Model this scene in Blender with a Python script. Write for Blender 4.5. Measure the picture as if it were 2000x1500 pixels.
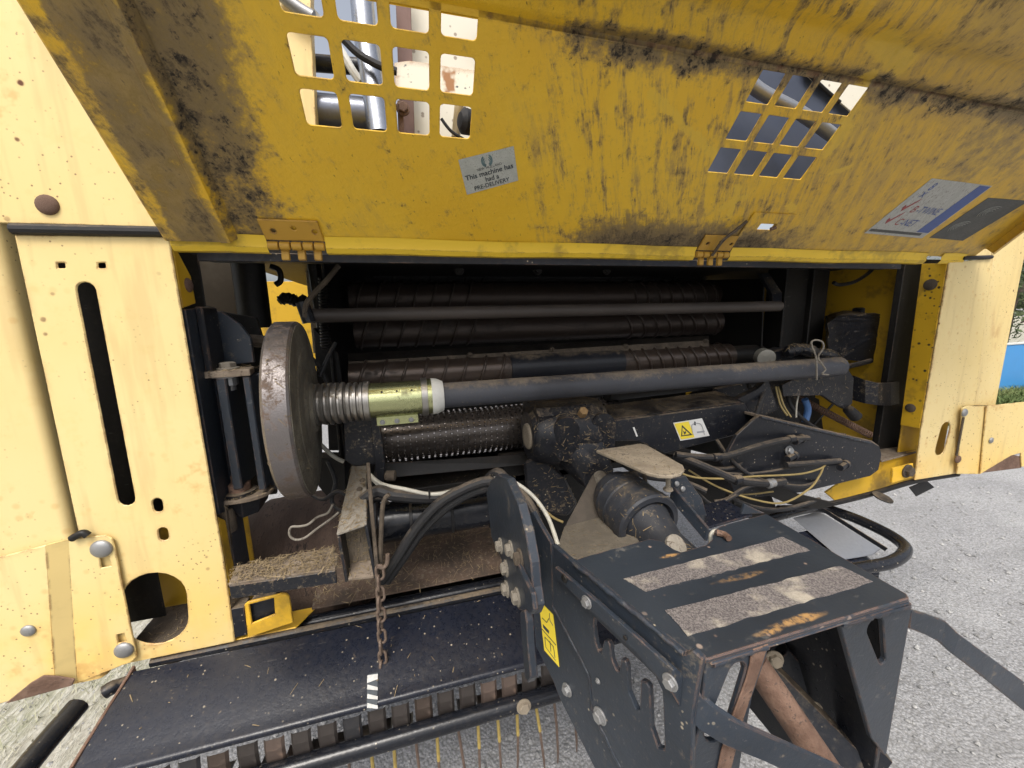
import bpy, bmesh, math, random
from mathutils import Vector, Matrix

for o in list(bpy.data.objects):
    bpy.data.objects.remove(o, do_unlink=True)
SC = bpy.context.scene
COL = SC.collection
random.seed(7)
R = math.radians
H = 1.35                      # camera height above the gravel

# ------------------------------------------------------------------ camera
FPX = 750.0
def unit(v):
    return Vector(v).normalized()
_x = unit((2900, 200, FPX))
_d = Vector((99, -4250, FPX)); _d = _d - _x * _d.dot(_x)
_z = -_d.normalized()
_y = _x.cross(_z).normalized()
if _y.z < 0:
    _y = -_y
RIGHT = Vector((_x[0], _y[0], _z[0]))
UP = Vector((_x[1], _y[1], _z[1]))
FWD = Vector((_x[2], _y[2], _z[2]))
CAM = Vector((0, 0, H))
cd = bpy.data.cameras.new('camera')
cd.sensor_width = 36.0
cd.lens = 36.0 * FPX / 2000.0
cd.clip_start = 0.02
cd.clip_end = 500
cam = bpy.data.objects.new('camera', cd)
COL.objects.link(cam)
m = Matrix((RIGHT, UP, -FWD)).transposed().to_4x4()
m.translation = CAM
cam.matrix_world = m
SC.camera = cam

# ------------------------------------------------------------------ light
SUN_EL, SUN_AZ = R(58), R(205)         # azimuth clockwise from +Y: behind the camera, a little right
w = bpy.data.worlds.new('World'); SC.world = w; w.use_nodes = True
wn = w.node_tree
bg = wn.nodes['Background']
sky = wn.nodes.new('ShaderNodeTexSky'); sky.sky_type = 'NISHITA'
sky.sun_disc = False
sky.sun_elevation = SUN_EL; sky.sun_rotation = SUN_AZ
sky.air_density = 1.0; sky.dust_density = 6.0; sky.ozone_density = 1.0
hsv = wn.nodes.new('ShaderNodeHueSaturation'); hsv.inputs['Saturation'].default_value = .42   # thin bright overcast
wn.links.new(sky.outputs[0], hsv.inputs['Color']); wn.links.new(hsv.outputs[0], bg.inputs[0])
bg.inputs[1].default_value = 0.15
sd = bpy.data.lights.new('sun', 'SUN'); sd.energy = 1.5; sd.angle = R(20); sd.color = (1, .95, .87)
sun = bpy.data.objects.new('sun', sd); COL.objects.link(sun)
sdir = Vector((math.sin(SUN_AZ) * math.cos(SUN_EL), math.cos(SUN_AZ) * math.cos(SUN_EL), math.sin(SUN_EL)))
sun.rotation_euler = sdir.to_track_quat('Z', 'Y').to_euler()
sun.location = sdir * 20
SC.view_settings.view_transform = 'Standard'
SC.view_settings.look = 'None'
SC.view_settings.gamma = 1
SC.view_settings.exposure = 0.6
SC.view_settings.use_curve_mapping = False
SC.render.engine = 'CYCLES'
SC.cycles.use_adaptive_sampling = True
SC.cycles.adaptive_threshold = .02
SC.cycles.max_bounces = 5
SC.cycles.diffuse_bounces = 3
SC.cycles.glossy_bounces = 2

# ------------------------------------------------------------------ geometry helpers
def at(px, py, Y=None, X=None, Z=None, P=None):
    """world point of the sight line through a photo pixel where it meets a plane of the place"""
    d = RIGHT * ((px - 1000) / FPX) + UP * ((750 - py) / FPX) + FWD
    if P is not None:
        p0, n = P
        t = (p0 - CAM).dot(n) / d.dot(n)
    elif Y is not None:
        t = Y / d.y
    elif X is not None:
        t = X / d.x
    else:
        t = (Z - H) / d.z
    return CAM + d * t

def ats(pts, **k):
    return [at(p[0], p[1], **k) for p in pts]

ROOTLOC = {}
def link(name, me, parent=None, mat=None, matrix=None):
    o = bpy.data.objects.new(name, me)
    COL.objects.link(o)
    if mat is not None and me is not None and not me.materials:
        me.materials.append(mat)
    if matrix is not None:
        o.matrix_world = matrix
    if parent is not None:
        o.parent = parent
        if parent.name in ROOTLOC:
            o.matrix_parent_inverse = Matrix.Translation(-ROOTLOC[parent.name])
    return o

def tag(o, label=None, cat=None, group=None, kind=None):
    if label: o['label'] = label
    if cat: o['category'] = cat
    if group: o['group'] = group
    if kind: o['kind'] = kind
    return o

def finish(name, bm, mat, parent=None, smooth=False, bevel=0.0, angle=35, loc=None):
    bmesh.ops.recalc_face_normals(bm, faces=bm.faces)
    if bevel > 0:
        es = [e for e in bm.edges if len(e.link_faces) == 2 and e.calc_face_angle(0) > R(30)]
        bmesh.ops.bevel(bm, geom=es, offset=bevel, segments=1, affect='EDGES', clamp_overlap=True)
    if loc is not None:
        bmesh.ops.translate(bm, verts=bm.verts, vec=-loc)
    me = bpy.data.meshes.new(name)
    bm.to_mesh(me); bm.free()
    if smooth:
        for p in me.polygons: p.use_smooth = True
        try:
            me.set_sharp_from_angle(angle=R(angle))
        except Exception:
            pass
    o = link(name, me, parent, mat)
    if loc is not None:
        o.location = loc
    return o

def plate_bm(bm, outer, thick, holes=()):
    n = Vector((0, 0, 0))
    for i in range(len(outer)):
        a, b = outer[i], outer[(i + 1) % len(outer)]
        n += a.cross(b)
    n.normalize()
    edges = []
    for ring in [outer] + list(holes):
        vs = [bm.verts.new(p) for p in ring]
        for i in range(len(vs)):
            edges.append(bm.edges.new((vs[i], vs[(i + 1) % len(vs)])))
    r = bmesh.ops.triangle_fill(bm, use_beauty=True, use_dissolve=False, edges=edges, normal=n)
    fs = [g for g in r['geom'] if isinstance(g, bmesh.types.BMFace)]
    e = bmesh.ops.extrude_face_region(bm, geom=fs)
    nv = [g for g in e['geom'] if isinstance(g, bmesh.types.BMVert)]
    bmesh.ops.translate(bm, verts=nv, vec=thick)
    return bm

def plate(name, outer, thick, mat, parent=None, holes=(), bevel=0.0012):
    """flat sheet: outline, holes and a thickness vector"""
    bm = bmesh.new()
    plate_bm(bm, [Vector(p) for p in outer], Vector(thick), holes)
    return finish(name, bm, mat, parent, bevel=bevel)

def hull(name, pts, mat, parent=None, bevel=0.003, smooth=False):
    bm = bmesh.new()
    for p in pts: bm.verts.new(p)
    bmesh.ops.convex_hull(bm, input=bm.verts)
    loose = [v for v in bm.verts if not v.link_faces]
    if loose: bmesh.ops.delete(bm, geom=loose, context='VERTS')
    bmesh.ops.dissolve_limit(bm, angle_limit=R(2), verts=bm.verts, edges=bm.edges)
    return finish(name, bm, mat, parent, smooth=smooth, bevel=bevel)

def box(name, lo, hi, mat, parent=None, bevel=0.002):
    lo, hi = Vector(lo), Vector(hi)
    pts = [(x, y, z) for x in (lo.x, hi.x) for y in (lo.y, hi.y) for z in (lo.z, hi.z)]
    return hull(name, pts, mat, parent, bevel)

def strip(name, pairs, thick, mat, parent=None, bevel=0.001):
    """bent flat bar: list of (upper point, lower point); thickness vector per bar"""
    bm = bmesh.new(); t = Vector(thick)
    rows = []
    for a, b in pairs:
        a, b = Vector(a), Vector(b)
        rows.append([bm.verts.new(a), bm.verts.new(b), bm.verts.new(b + t), bm.verts.new(a + t)])
    for i in range(len(rows) - 1):
        for k in range(4):
            bm.faces.new((rows[i][k], rows[i][(k + 1) % 4], rows[i + 1][(k + 1) % 4], rows[i + 1][k]))
    bm.faces.new(rows[0]); bm.faces.new(rows[-1])
    return finish(name, bm, mat, parent, bevel=bevel)

def crom(pts, n=6, closed=False):
    pts = [Vector(p) for p in pts]
    if len(pts) < 3: return pts
    out = []
    N = len(pts)
    rng = range(N) if closed else range(N - 1)
    for i in rng:
        if closed:
            p0, p1, p2, p3 = pts[i - 1], pts[i], pts[(i + 1) % N], pts[(i + 2) % N]
        else:
            p0, p1, p2, p3 = pts[max(i - 1, 0)], pts[i], pts[i + 1], pts[min(i + 2, N - 1)]
        for k in range(n):
            t = k / n
            out.append(.5 * ((2 * p1) + (p2 - p0) * t + (2 * p0 - 5 * p1 + 4 * p2 - p3) * t * t + (3 * p1 - p0 - 3 * p2 + p3) * t ** 3))
    if not closed: out.append(pts[-1])
    return out

def sweep(bm, path, r, segs=10, closed=False):
    N = len(path)
    rs = r if isinstance(r, (list, tuple)) else [r] * N
    t0 = (path[1] - path[0]).normalized()
    u = t0.orthogonal().normalized()
    rings = []
    for i in range(N):
        if closed:
            t = (path[(i + 1) % N] - path[i - 1]).normalized()
        else:
            t = (path[min(i + 1, N - 1)] - path[max(i - 1, 0)]).normalized()
        u = (u - t * u.dot(t)).normalized()
        v = t.cross(u)
        rings.append([bm.verts.new(path[i] + (u * math.cos(a) + v * math.sin(a)) * rs[i])
                      for a in [2 * math.pi * k / segs for k in range(segs)]])
    for i in range(N if closed else N - 1):
        A, B = rings[i], rings[(i + 1) % N]
        for k in range(segs):
            bm.faces.new((A[k], A[(k + 1) % segs], B[(k + 1) % segs], B[k]))
    if not closed:
        bm.faces.new(rings[0]); bm.faces.new(rings[-1])

def tube(name, pts, r, mat, parent=None, segs=12, n=6, closed=False, spline=True):
    path = crom(pts, n, closed) if spline else [Vector(p) for p in pts]
    bm = bmesh.new()
    sweep(bm, path, r, segs, closed)
    return finish(name, bm, mat, parent, smooth=True)

def lathe_bm(bm, p0, axis, prof, segs=32, jitter=0):
    axis = Vector(axis).normalized()
    u = axis.orthogonal().normalized(); v = axis.cross(u)
    p0 = Vector(p0)
    rings = []
    for s, r in prof:
        rings.append([bm.verts.new(p0 + axis * s + (u * math.cos(2 * math.pi * k / segs) + v * math.sin(2 * math.pi * k / segs))
                                   * max(r + (random.uniform(-jitter, jitter) if jitter else 0), 1e-4)) for k in range(segs)])
    for A, B in zip(rings, rings[1:]):
        for k in range(segs):
            bm.faces.new((A[k], A[(k + 1) % segs], B[(k + 1) % segs], B[k]))
    bm.faces.new(rings[0]); bm.faces.new(rings[-1])

def lathe(name, p0, axis, prof, mat, parent=None, segs=32, angle=30):
    bm = bmesh.new()
    lathe_bm(bm, p0, axis, prof, segs)
    return finish(name, bm, mat, parent, smooth=True, angle=angle)

_bolts = {}
def bolt(pos, normal, r, mat, parent, kind='hex', name='bolt'):
    """hexagon head on a washer, or a round carriage-bolt head"""
    key = (kind, mat.name)
    if key not in _bolts:
        bm = bmesh.new()
        if kind == 'hex':
            lathe_bm(bm, (0, 0, -.1), (0, 0, 1), [(0, 1.35), (.22, 1.38), (.3, 1.3)], 20)
            lathe_bm(bm, (0, 0, .15), (0, 0, 1), [(0, 1.0), (.6, 1.0), (.75, .82)], 6)
        else:
            lathe_bm(bm, (0, 0, -.1), (0, 0, 1), [(0, 1.0), (.15, 1.0), (.3, .9), (.45, .6), (.52, .25), (.53, .02)], 18)
        bmesh.ops.recalc_face_normals(bm, faces=bm.faces)
        me = bpy.data.meshes.new('bolt'); bm.to_mesh(me); bm.free()
        for p in me.polygons: p.use_smooth = True
        me.set_sharp_from_angle(angle=R(35))
        me.materials.append(mat)
        _bolts[key] = me
    q = Vector(normal).normalized().to_track_quat('Z', 'Y')
    M = Matrix.Translation(Vector(pos)) @ q.to_matrix().to_4x4() @ Matrix.Rotation(random.uniform(0, 1), 4, 'Z') @ Matrix.Scale(r, 4)
    return link(name, _bolts[key], parent, None, M)

def stadium(c0, c1, r, e1, e2, n=7):
    """rounded slot outline between two centres in the plane of unit vectors e1, e2"""
    c0, c1 = Vector(c0), Vector(c1)
    d = c1 - c0
    a0 = math.atan2(d.dot(e2), d.dot(e1))
    out = []
    for k in range(n):
        a = a0 - math.pi / 2 + math.pi * k / (n - 1)
        out.append(c1 + (e1 * math.cos(a) + e2 * math.sin(a)) * r)
    for k in range(n):
        a = a0 + math.pi / 2 + math.pi * k / (n - 1)
        out.append(c0 + (e1 * math.cos(a) + e2 * math.sin(a)) * r)
    return out
EX, EY, EZ = Vector((1, 0, 0)), Vector((0, 1, 0)), Vector((0, 0, 1))

# ------------------------------------------------------------------ material helpers
class V:
    def __init__(s, g, sock): s.g, s.s = g, sock
    def __add__(s, o): return s.g.math('ADD', s, o)
    def __radd__(s, o): return s.g.math('ADD', s, o)
    def __sub__(s, o): return s.g.math('SUBTRACT', s, o)
    def __rsub__(s, o): return s.g.math('SUBTRACT', o, s)
    def __mul__(s, o): return s.g.math('MULTIPLY', s, o)
    def __rmul__(s, o): return s.g.math('MULTIPLY', s, o)
    def __truediv__(s, o): return s.g.math('DIVIDE', s, o)

class Gr:
    def __init__(g, name):
        g.m = bpy.data.materials.new(name); g.m.use_nodes = True
        g.t = g.m.node_tree; g.b = g.t.nodes['Principled BSDF']
        tc = g.t.nodes.new('ShaderNodeTexCoord')
        g.pos = V(g, tc.outputs['Object'])
        g.geo = g.t.nodes.new('ShaderNodeNewGeometry')
    def put(g, sock, v):
        if isinstance(v, V): g.t.links.new(v.s, sock)
        elif isinstance(v, (tuple, list)):
            sock.default_value = tuple(v) + ((1,) if len(v) == 3 and len(sock.default_value) == 4 else ())
        else: sock.default_value = v
    def math(g, op, a, b=0.0, clamp=False):
        n = g.t.nodes.new('ShaderNodeMath'); n.operation = op; n.use_clamp = clamp
        g.put(n.inputs[0], a); g.put(n.inputs[1], b)
        return V(g, n.outputs[0])
    def mapv(g, vec, scale=(1, 1, 1), rot=(0, 0, 0), loc=(0, 0, 0)):
        n = g.t.nodes.new('ShaderNodeMapping')
        g.put(n.inputs['Vector'], vec)
        n.inputs['Scale'].default_value = scale; n.inputs['Rotation'].default_value = rot; n.inputs['Location'].default_value = loc
        return V(g, n.outputs[0])
    def noise(g, scale, detail=5, rough=.6, vec=None, dist=0.0, cap=3.5):
        n = g.t.nodes.new('ShaderNodeTexNoise')
        g.put(n.inputs['Vector'], vec or g.pos)
        n.inputs['Scale'].default_value = scale; n.inputs['Detail'].default_value = min(detail, cap)
        n.inputs['Roughness'].default_value = rough; n.inputs['Distortion'].default_value = dist
        return V(g, n.outputs['Fac'])
    def voro(g, scale, vec=None, rnd=1.0):
        n = g.t.nodes.new('ShaderNodeTexVoronoi')
        g.put(n.inputs['Vector'], vec or g.pos); n.inputs['Scale'].default_value = scale
        n.inputs['Randomness'].default_value = rnd
        s = g.t.nodes.new('ShaderNodeSeparateColor'); g.t.links.new(n.outputs['Color'], s.inputs[0])
        return V(g, n.outputs['Distance']), V(g, s.outputs[0]), V(g, s.outputs[1])
    def ss(g, x, lo, hi, a=0.0, b=1.0):
        n = g.t.nodes.new('ShaderNodeMapRange'); n.interpolation_type = 'SMOOTHSTEP'
        g.put(n.inputs[0], x)
        if lo > hi: lo, hi, a, b = hi, lo, b, a
        n.inputs[1].default_value = lo; n.inputs[2].default_value = hi
        n.inputs[3].default_value = a; n.inputs[4].default_value = b
        return V(g, n.outputs[0])
    def mix(g, f, a, b):
        n = g.t.nodes.new('ShaderNodeMix'); n.data_type = 'RGBA'
        g.put(n.inputs[0], f); g.put(n.inputs[6], a); g.put(n.inputs[7], b)
        return V(g, n.outputs[2])
    def mixf(g, f, a, b):
        n = g.t.nodes.new('ShaderNodeMix'); n.data_type = 'FLOAT'
        g.put(n.inputs[0], f); g.put(n.inputs[2], a); g.put(n.inputs[3], b)
        return V(g, n.outputs[0])
    def mx(g, a, b): return g.math('MAXIMUM', a, b)
    def mn(g, a, b): return g.math('MINIMUM', a, b)
    def xyz(g, vec=None):
        n = g.t.nodes.new('ShaderNodeSeparateXYZ'); g.put(n.inputs[0], vec or g.pos)
        return [V(g, n.outputs[i]) for i in range(3)]
    def up(g):
        n = g.t.nodes.new('ShaderNodeSeparateXYZ'); g.t.links.new(g.geo.outputs['Normal'], n.inputs[0])
        return V(g, n.outputs[2])
    def dot(g, vec, k):
        n = g.t.nodes.new('ShaderNodeVectorMath'); n.operation = 'DOT_PRODUCT'
        g.put(n.inputs[0], vec); n.inputs[1].default_value = k
        return V(g, n.outputs['Value'])
    def edge(g, radius=.004):
        n = g.t.nodes.new('ShaderNodeBevel'); n.samples = 2; n.inputs[0].default_value = radius
        d = g.t.nodes.new('ShaderNodeVectorMath'); d.operation = 'DOT_PRODUCT'
        g.t.links.new(n.outputs[0], d.inputs[0]); g.t.links.new(g.geo.outputs['Normal'], d.inputs[1])
        return g.ss(V(g, d.outputs['Value']), .985, .85)
    def out(g, color, rough=.5, metal=0.0, bump=None, bstr=.3, bdist=.002, spec=None, coat=None):
        g.put(g.b.inputs['Base Color'], color); g.put(g.b.inputs['Roughness'], rough); g.put(g.b.inputs['Metallic'], metal)
        if spec is not None: g.put(g.b.inputs['Specular IOR Level'], spec)
        if coat is not None: g.put(g.b.inputs['Coat Weight'], coat); g.b.inputs['Coat Roughness'].default_value = .15
        if bump is not None:
            n = g.t.nodes.new('ShaderNodeBump'); n.inputs['Strength'].default_value = bstr; n.inputs['Distance'].default_value = bdist
            g.put(n.inputs['Height'], bump); g.t.links.new(n.outputs[0], g.b.inputs['Normal'])
        return g.m

RUST = (.115, .042, .018)
RUSTL = (.30, .12, .035)
MUD = (.035, .028, .021)
DUST = (.20, .155, .105)
STRAW = (.33, .25, .13)

def m_yellow_out():
    g = Gr('sun faded yellow paint')  # overexposed sunlight and sky sheen put into this paler copy of the yellow
    big = g.noise(2.2, 3); fine = g.noise(26, 6, .7)
    c = g.mix(g.ss(big, .3, .7), (.70, .535, .225), (.735, .585, .28))
    c = g.mix(g.ss(fine, .52, .75) * .35, c, (.64, .48, .18))
    low = g.ss(g.xyz()[2], .95, .72)
    c = g.mix(low * g.ss(g.noise(5, 4), .35, .6) * .75, c, (.80, .50, .10))
    # rain streaks and faint dirt
    st = g.noise(9, 5, .6, g.mapv(g.pos, (3, 3, .35)))
    c = g.mix(g.ss(st, .54, .70) * .30, c, (.45, .31, .13))
    stn = g.ss(g.noise(7, 6, .72, cap=5) + low * .07, .60, .70)
    c = g.mix(stn * .5, c, (.52, .27, .07))
    d, r1, r2 = g.voro(55)
    spot = g.ss(d + r2 * .30 + (fine - .5) * .5, .26, .10) * g.ss(r1, .66, .72) * g.ss(g.noise(5, 3), .46, .60)
    halo = g.ss(d, .42, .12) * g.ss(r1, .62, .68) * g.ss(g.noise(4.5, 3), .40, .62) * .7
    d2, q1, q2 = g.voro(140)
    spot2 = g.ss(d2, .26, .12) * g.ss(q1, .70, .76) * g.ss(g.noise(3, 3), .38, .58)
    c = g.mix(halo * .45, c, (.55, .28, .07))
    c = g.mix(g.mx(spot, spot2 * .8), c, RUST)
    e2 = g.edge(.016) * g.ss(g.noise(14, 5, .7), .46, .62)
    c = g.mix(e2 * .55, c, (.42, .20, .06))
    e = g.edge(.004) * g.ss(g.noise(40, 5), .42, .6)
    c = g.mix(e, c, (.16, .065, .03))
    return g.out(c, g.mixf(g.mx(spot, e), g.mixf(fine, .38, .55), .85), bump=fine * .25 + big * 6.0, bstr=.12)

HOOD_P0 = Vector((0, .8, H + .142)); HA = R(46)
EV = Vector((0, -math.cos(HA), math.sin(HA)))
EN = Vector((0, -math.sin(HA), -math.cos(HA)))
def Lh(x, v, h=0.0):
    return HOOD_P0 + EX * x + EV * v + EN * h
def hood_xv(px, py):
    p = at(px, py, P=(HOOD_P0, EN))
    return p.x, (p - HOOD_P0).dot(EV)

def m_yellow_hood():
    g = Gr('yellow paint under mud and chaff')
    x = g.xyz()[0]
    v = g.dot(g.pos, tuple(EV)) - HOOD_P0.dot(EV)
    n1 = g.noise(34, 7, .74, cap=6); n2 = g.noise(150, 4, .7); n3 = g.noise(4, 4, .6)
    comb = g.t.nodes.new('ShaderNodeCombineXYZ')
    g.put(comb.inputs[0], x + v * .45); g.put(comb.inputs[1], v)
    uv = V(g, comb.outputs[0])
    st = g.noise(34, 6, .72, g.mapv(uv, (1.2, .22, 1)), cap=5)
    stf = g.noise(170, 3, .7, g.mapv(uv, (1.1, .3, 1)))
    c = g.mix(g.ss(n3, .35, .65), (.71, .42, .016), (.76, .475, .026))
    zl = g.ss(x, -.275, -.31) * g.ss(g.noise(6, 3), .38, .56)
    zb = g.ss(v, .085, .015) * g.ss(x, .22, .48) * g.ss(x, 1.1, .75)
    zc = g.ss(v, .285, .335) * g.ss(v, .375, .345) * g.ss(x, .10, .3)
    za = g.ss(x, -.30, -.268) * g.ss(x, -.15, -.25)
    zt = g.ss(v, .34, .37) * g.ss(n3, .40, .6)
    zs = g.ss(st, .46, .62) * g.ss(x, .16, .32) * g.ss(x, 1.5, .6)
    zr = g.ss(x, .35, 1.1)
    zone = g.mx(g.mx(zl * .70, zb * 1.1), g.mx(g.mx(zc * .62, za * .72), g.mx(zt * .30, zs * .5)))
    # dust film, thicker towards the right
    film = g.ss(n3 * .45 + st * .45 + n1 * .25 + zone * .26 + zr * .20, .56, .86)
    c = g.mix(film * .6, c, (.34, .225, .075))
    zq = g.mx(g.mx(g.ss(x, -.265, -.30) * g.ss(x, -.372, -.352), g.ss(x, -.31, -.27) * g.ss(x, -.12, -.24) * .9),
              g.mx(g.ss(v + (st - .5) * .12, .115, .03) * g.ss(x, .24, .42) * g.ss(x, 1.15, .8), g.mx(zc * .9, g.ss(x, .55, 1.3) * .52)))
    soft = g.ss(zq + (n1 - .5) * 1.5 + (n3 - .5) * 1.2, .42, .92)
    c = g.mix(soft * .80, c, g.mix(g.ss(n1, .38, .62), (.075, .056, .036), (.185, .135, .07)))
    mk = n1 * .72 + stf * .28 + zone * .24 + zr * .012
    thin = g.ss(mk, .52, .68)
    c = g.mix(thin * .45, c, (.22, .15, .06))
    mudm = g.ss(mk, .60, .75) * .8
    dark = g.ss(n1 * .6 + n2 * .4 + g.mx(za * .10, zc * .10) + zb * .09, .60, .70)
    sp2 = g.ss(stf * .6 + n2 * .4, .605, .67) * .55
    mudc = g.mix(g.ss(n2, .35, .65), (.045, .034, .022), (.16, .118, .066))
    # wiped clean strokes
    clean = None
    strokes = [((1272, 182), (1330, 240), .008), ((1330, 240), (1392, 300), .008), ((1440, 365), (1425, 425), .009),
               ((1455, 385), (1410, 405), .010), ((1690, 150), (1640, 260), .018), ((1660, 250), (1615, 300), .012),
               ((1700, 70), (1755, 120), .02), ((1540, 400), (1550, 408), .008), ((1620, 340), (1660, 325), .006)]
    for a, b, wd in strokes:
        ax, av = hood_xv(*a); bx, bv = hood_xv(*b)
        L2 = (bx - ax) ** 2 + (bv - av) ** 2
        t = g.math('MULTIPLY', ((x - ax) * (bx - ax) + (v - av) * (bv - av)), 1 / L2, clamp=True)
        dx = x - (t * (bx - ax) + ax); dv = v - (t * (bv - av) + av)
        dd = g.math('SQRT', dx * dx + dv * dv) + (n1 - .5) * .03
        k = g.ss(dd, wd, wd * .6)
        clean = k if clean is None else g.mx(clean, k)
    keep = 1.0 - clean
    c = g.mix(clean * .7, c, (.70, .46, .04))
    c = g.mix(mudm * keep, c, mudc)
    c = g.mix(g.mx(dark, sp2) * keep, c, (.022, .017, .012))
    e = g.edge(.004) * g.ss(g.noise(30, 5), .45, .62)
    c = g.mix(e * .8, c, (.16, .07, .03))
    hgt = n1 + n2 * .5
    return g.out(c, g.mixf(g.mx(mudm, dark), .46, .95), bump=hgt, bstr=.55, bdist=.003)

def m_yellow_in(name='inner yellow paint', base=(.60, .36, .02), dirt=.5, spots=False):
    g = Gr(name)
    n = g.noise(9, 7, .7); f = g.noise(70, 5, .7)
    c = g.mix(g.ss(g.noise(3, 3), .3, .7), base, tuple(b * .85 for b in base))
    c = g.mix(g.ss(n + f * .25, .62, .78) * dirt, c, (.10, .065, .03))
    if spots:
        d, r1, r2 = g.voro(75)
        s = g.ss(d + r2 * .3, .42, .22) * g.ss(r1, .45, .55) * g.ss(g.noise(4, 3), .42, .58)
        c = g.mix(s, c, MUD)
    e = g.edge(.004) * g.ss(g.noise(40, 5), .42, .6)
    c = g.mix(e, c, RUST)
    return g.out(c, .5, bump=f, bstr=.1)

def m_black(name, base=(.007, .008, .011), rough=.32, dust=.5, rust=.5, speck=.0, dustc=DUST, scale=1.0, upw=.35, coat=None, grit=.5):
    g = Gr(name)
    n = g.noise(11 * scale, 8, .72); f = g.noise(90 * scale, 6, .75); b = g.noise(3 * scale, 4)
    up = g.ss(g.up(), .1, .95)
    dm = g.ss(n * .6 + f * .35 + b * .3 + up * upw, .62 + .30 * (1 - dust), .92 + .30 * (1 - dust))
    c = g.mix(g.ss(b, .3, .7), base, tuple(v * 1.7 for v in base))
    c = g.mix(g.ss(f, .45, .8) * .25, c, (.06, .05, .04))
    c = g.mix(dm, c, g.mix(f, tuple(v * .6 for v in dustc), dustc))
    gm = g.ss(g.noise(46, 5, .75, cap=5) * .62 + f * .38 + (b - .5) * .35, .70 - .16 * grit, .80 - .16 * grit)
    c = g.mix(gm * .8, c, g.mix(n, tuple(v * .55 for v in dustc), tuple(v * 1.15 for v in dustc)))
    scr = g.ss(g.noise(28, 3, .6, g.mapv(g.pos, (1, 9, 3), (.4, .3, .6))), .66, .70) * grit
    c = g.mix(scr * .35, c, (.16, .15, .14))
    if speck:
        d, r1, r2 = g.voro(190)
        s = g.ss(d + r2 * .42, .46, .26) * g.ss(r1, 1 - speck, 1 - speck + .05) * g.ss(b + n * .4, .58, .76)
        c = g.mix(s * .8, c, g.mix(r2, (.36, .31, .23), (.16, .13, .10)))
    if rust:
        e = g.edge(.0025) * g.ss(g.noise(35, 6, .7), .56 - .2 * rust, .70 - .2 * rust)
        c = g.mix(e * .8, c, g.mix(f, (.10, .055, .035), (.28, .17, .11)))
        r = g.ss(g.noise(7, 7, .75), .80 - .12 * rust, .86 - .12 * rust)
        c = g.mix(r * .8, c, (.13, .06, .03))
        dm = g.mx(dm, e)
    return g.out(c, g.mixf(dm, g.mixf(f, rough * .8, rough * 1.3), .9), bump=f, bstr=.22, coat=coat, spec=.33)

def m_metal(name, base, rough=.35, metal=.9, dirt=.3, dirtc=(.07, .055, .04), scale=1.0):
    g = Gr(name)
    n = g.noise(14 * scale, 7, .7); f = g.noise(110 * scale, 5, .7)
    dm = g.ss(n * .7 + f * .3, .68 - .35 * dirt, .82 - .3 * dirt)
    c = g.mix(dm, g.mix(f, base, tuple(v * .75 for v in base)), g.mix(f, dirtc, tuple(v * 1.8 for v in dirtc)))
    return g.out(c, g.mixf(dm, rough, .85), g.mixf(dm, metal, 0.0), bump=f, bstr=.2)

def m_rough(name, c1, c2, c3=None, scale=12, rough=.9, bstr=.5, bdist=.003, stretch=(1, 1, 1)):
    g = Gr(name)
    p = g.mapv(g.pos, stretch)
    n = g.noise(scale, 8, .72, p); f = g.noise(scale * 8, 6, .75, p)
    c = g.mix(g.ss(n, .35, .65), c1, c2)
    if c3: c = g.mix(g.ss(f + (n - .5) * .4, .55, .7), c, c3)
    return g.out(c, rough, bump=f + n, bstr=bstr, bdist=bdist)

def m_plain(name, c, rough=.5, metal=0.0, var=.25, scale=40):
    g = Gr(name)
    n = g.noise(scale, 5, .7)
    col = g.mix(g.ss(n, .35, .75) * var, c, tuple(v * .45 for v in c))
    return g.out(col, rough, metal, bump=n, bstr=.1)

YOUT = m_yellow_out()
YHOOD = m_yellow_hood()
YIN = m_yellow_in()
YSPOT = m_yellow_in('yellow paint spotted with dried mud', (.68, .41, .02), .45, True)
YTAB = m_yellow_in('orange yellow paint', (.80, .47, .03), .35)
BLK = m_black('glossy black paint', rough=.28, dust=.22, rust=.25, speck=.10)
BLKR = m_black('shiny black tube paint', rough=.22, dust=.12, rust=.15, speck=.12, upw=.04, grit=.3)
BLKD = m_black('dusty black paint', rough=.34, dust=.46, rust=.3, speck=.12)
BLKM = m_black('black paint caked with chaff', rough=.36, dust=.72, rust=.2, speck=.12, dustc=(.17, .13, .085), scale=1.8, upw=.22, grit=1.0)
BLKT = m_black('worn black tongue paint', base=(.018, .023, .031), rough=.33, dust=.38, rust=.6, speck=.09, dustc=(.14, .12, .098), upw=.05, grit=.85)
BLKW = m_black('slick black guard paint', base=(.006, .0075, .013), rough=.27, dust=.14, rust=.3, speck=.15, upw=.05, grit=.45)
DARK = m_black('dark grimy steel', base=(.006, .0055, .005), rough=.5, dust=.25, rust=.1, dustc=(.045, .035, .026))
DUSTY = m_rough('dried dust and chaff', (.13, .10, .072), (.23, .185, .14), (.07, .052, .036), 14)
DUSTG = m_rough('grey dusted steel', (.17, .15, .12), (.26, .235, .195), (.10, .08, .06), 18, .8)
MUDST = m_rough('muddy steel', (.055, .042, .03), (.11, .085, .06), (.03, .024, .018), 20)
RUSTM = m_rough('rusty steel', (.105, .058, .038), (.19, .115, .08), (.06, .04, .03), 22, .8)
ROLLM = m_metal('brown polished roller steel', (.09, .066, .052), .28, .5, .5, (.03, .023, .018))
ROLLD = m_metal('dark grimy roller steel', (.055, .04, .033), .38, .4, .5, (.02, .016, .013))  # darker copy of the roller steel, chamber shade put into the colour
ROLLP = m_black('smooth black roller', base=(.013, .014, .018), rough=.35, dust=.25, rust=.1)
ZINC = m_metal('galvanised bolt', (.36, .37, .38), .45, .75, .55, (.15, .12, .09), 4)
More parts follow.
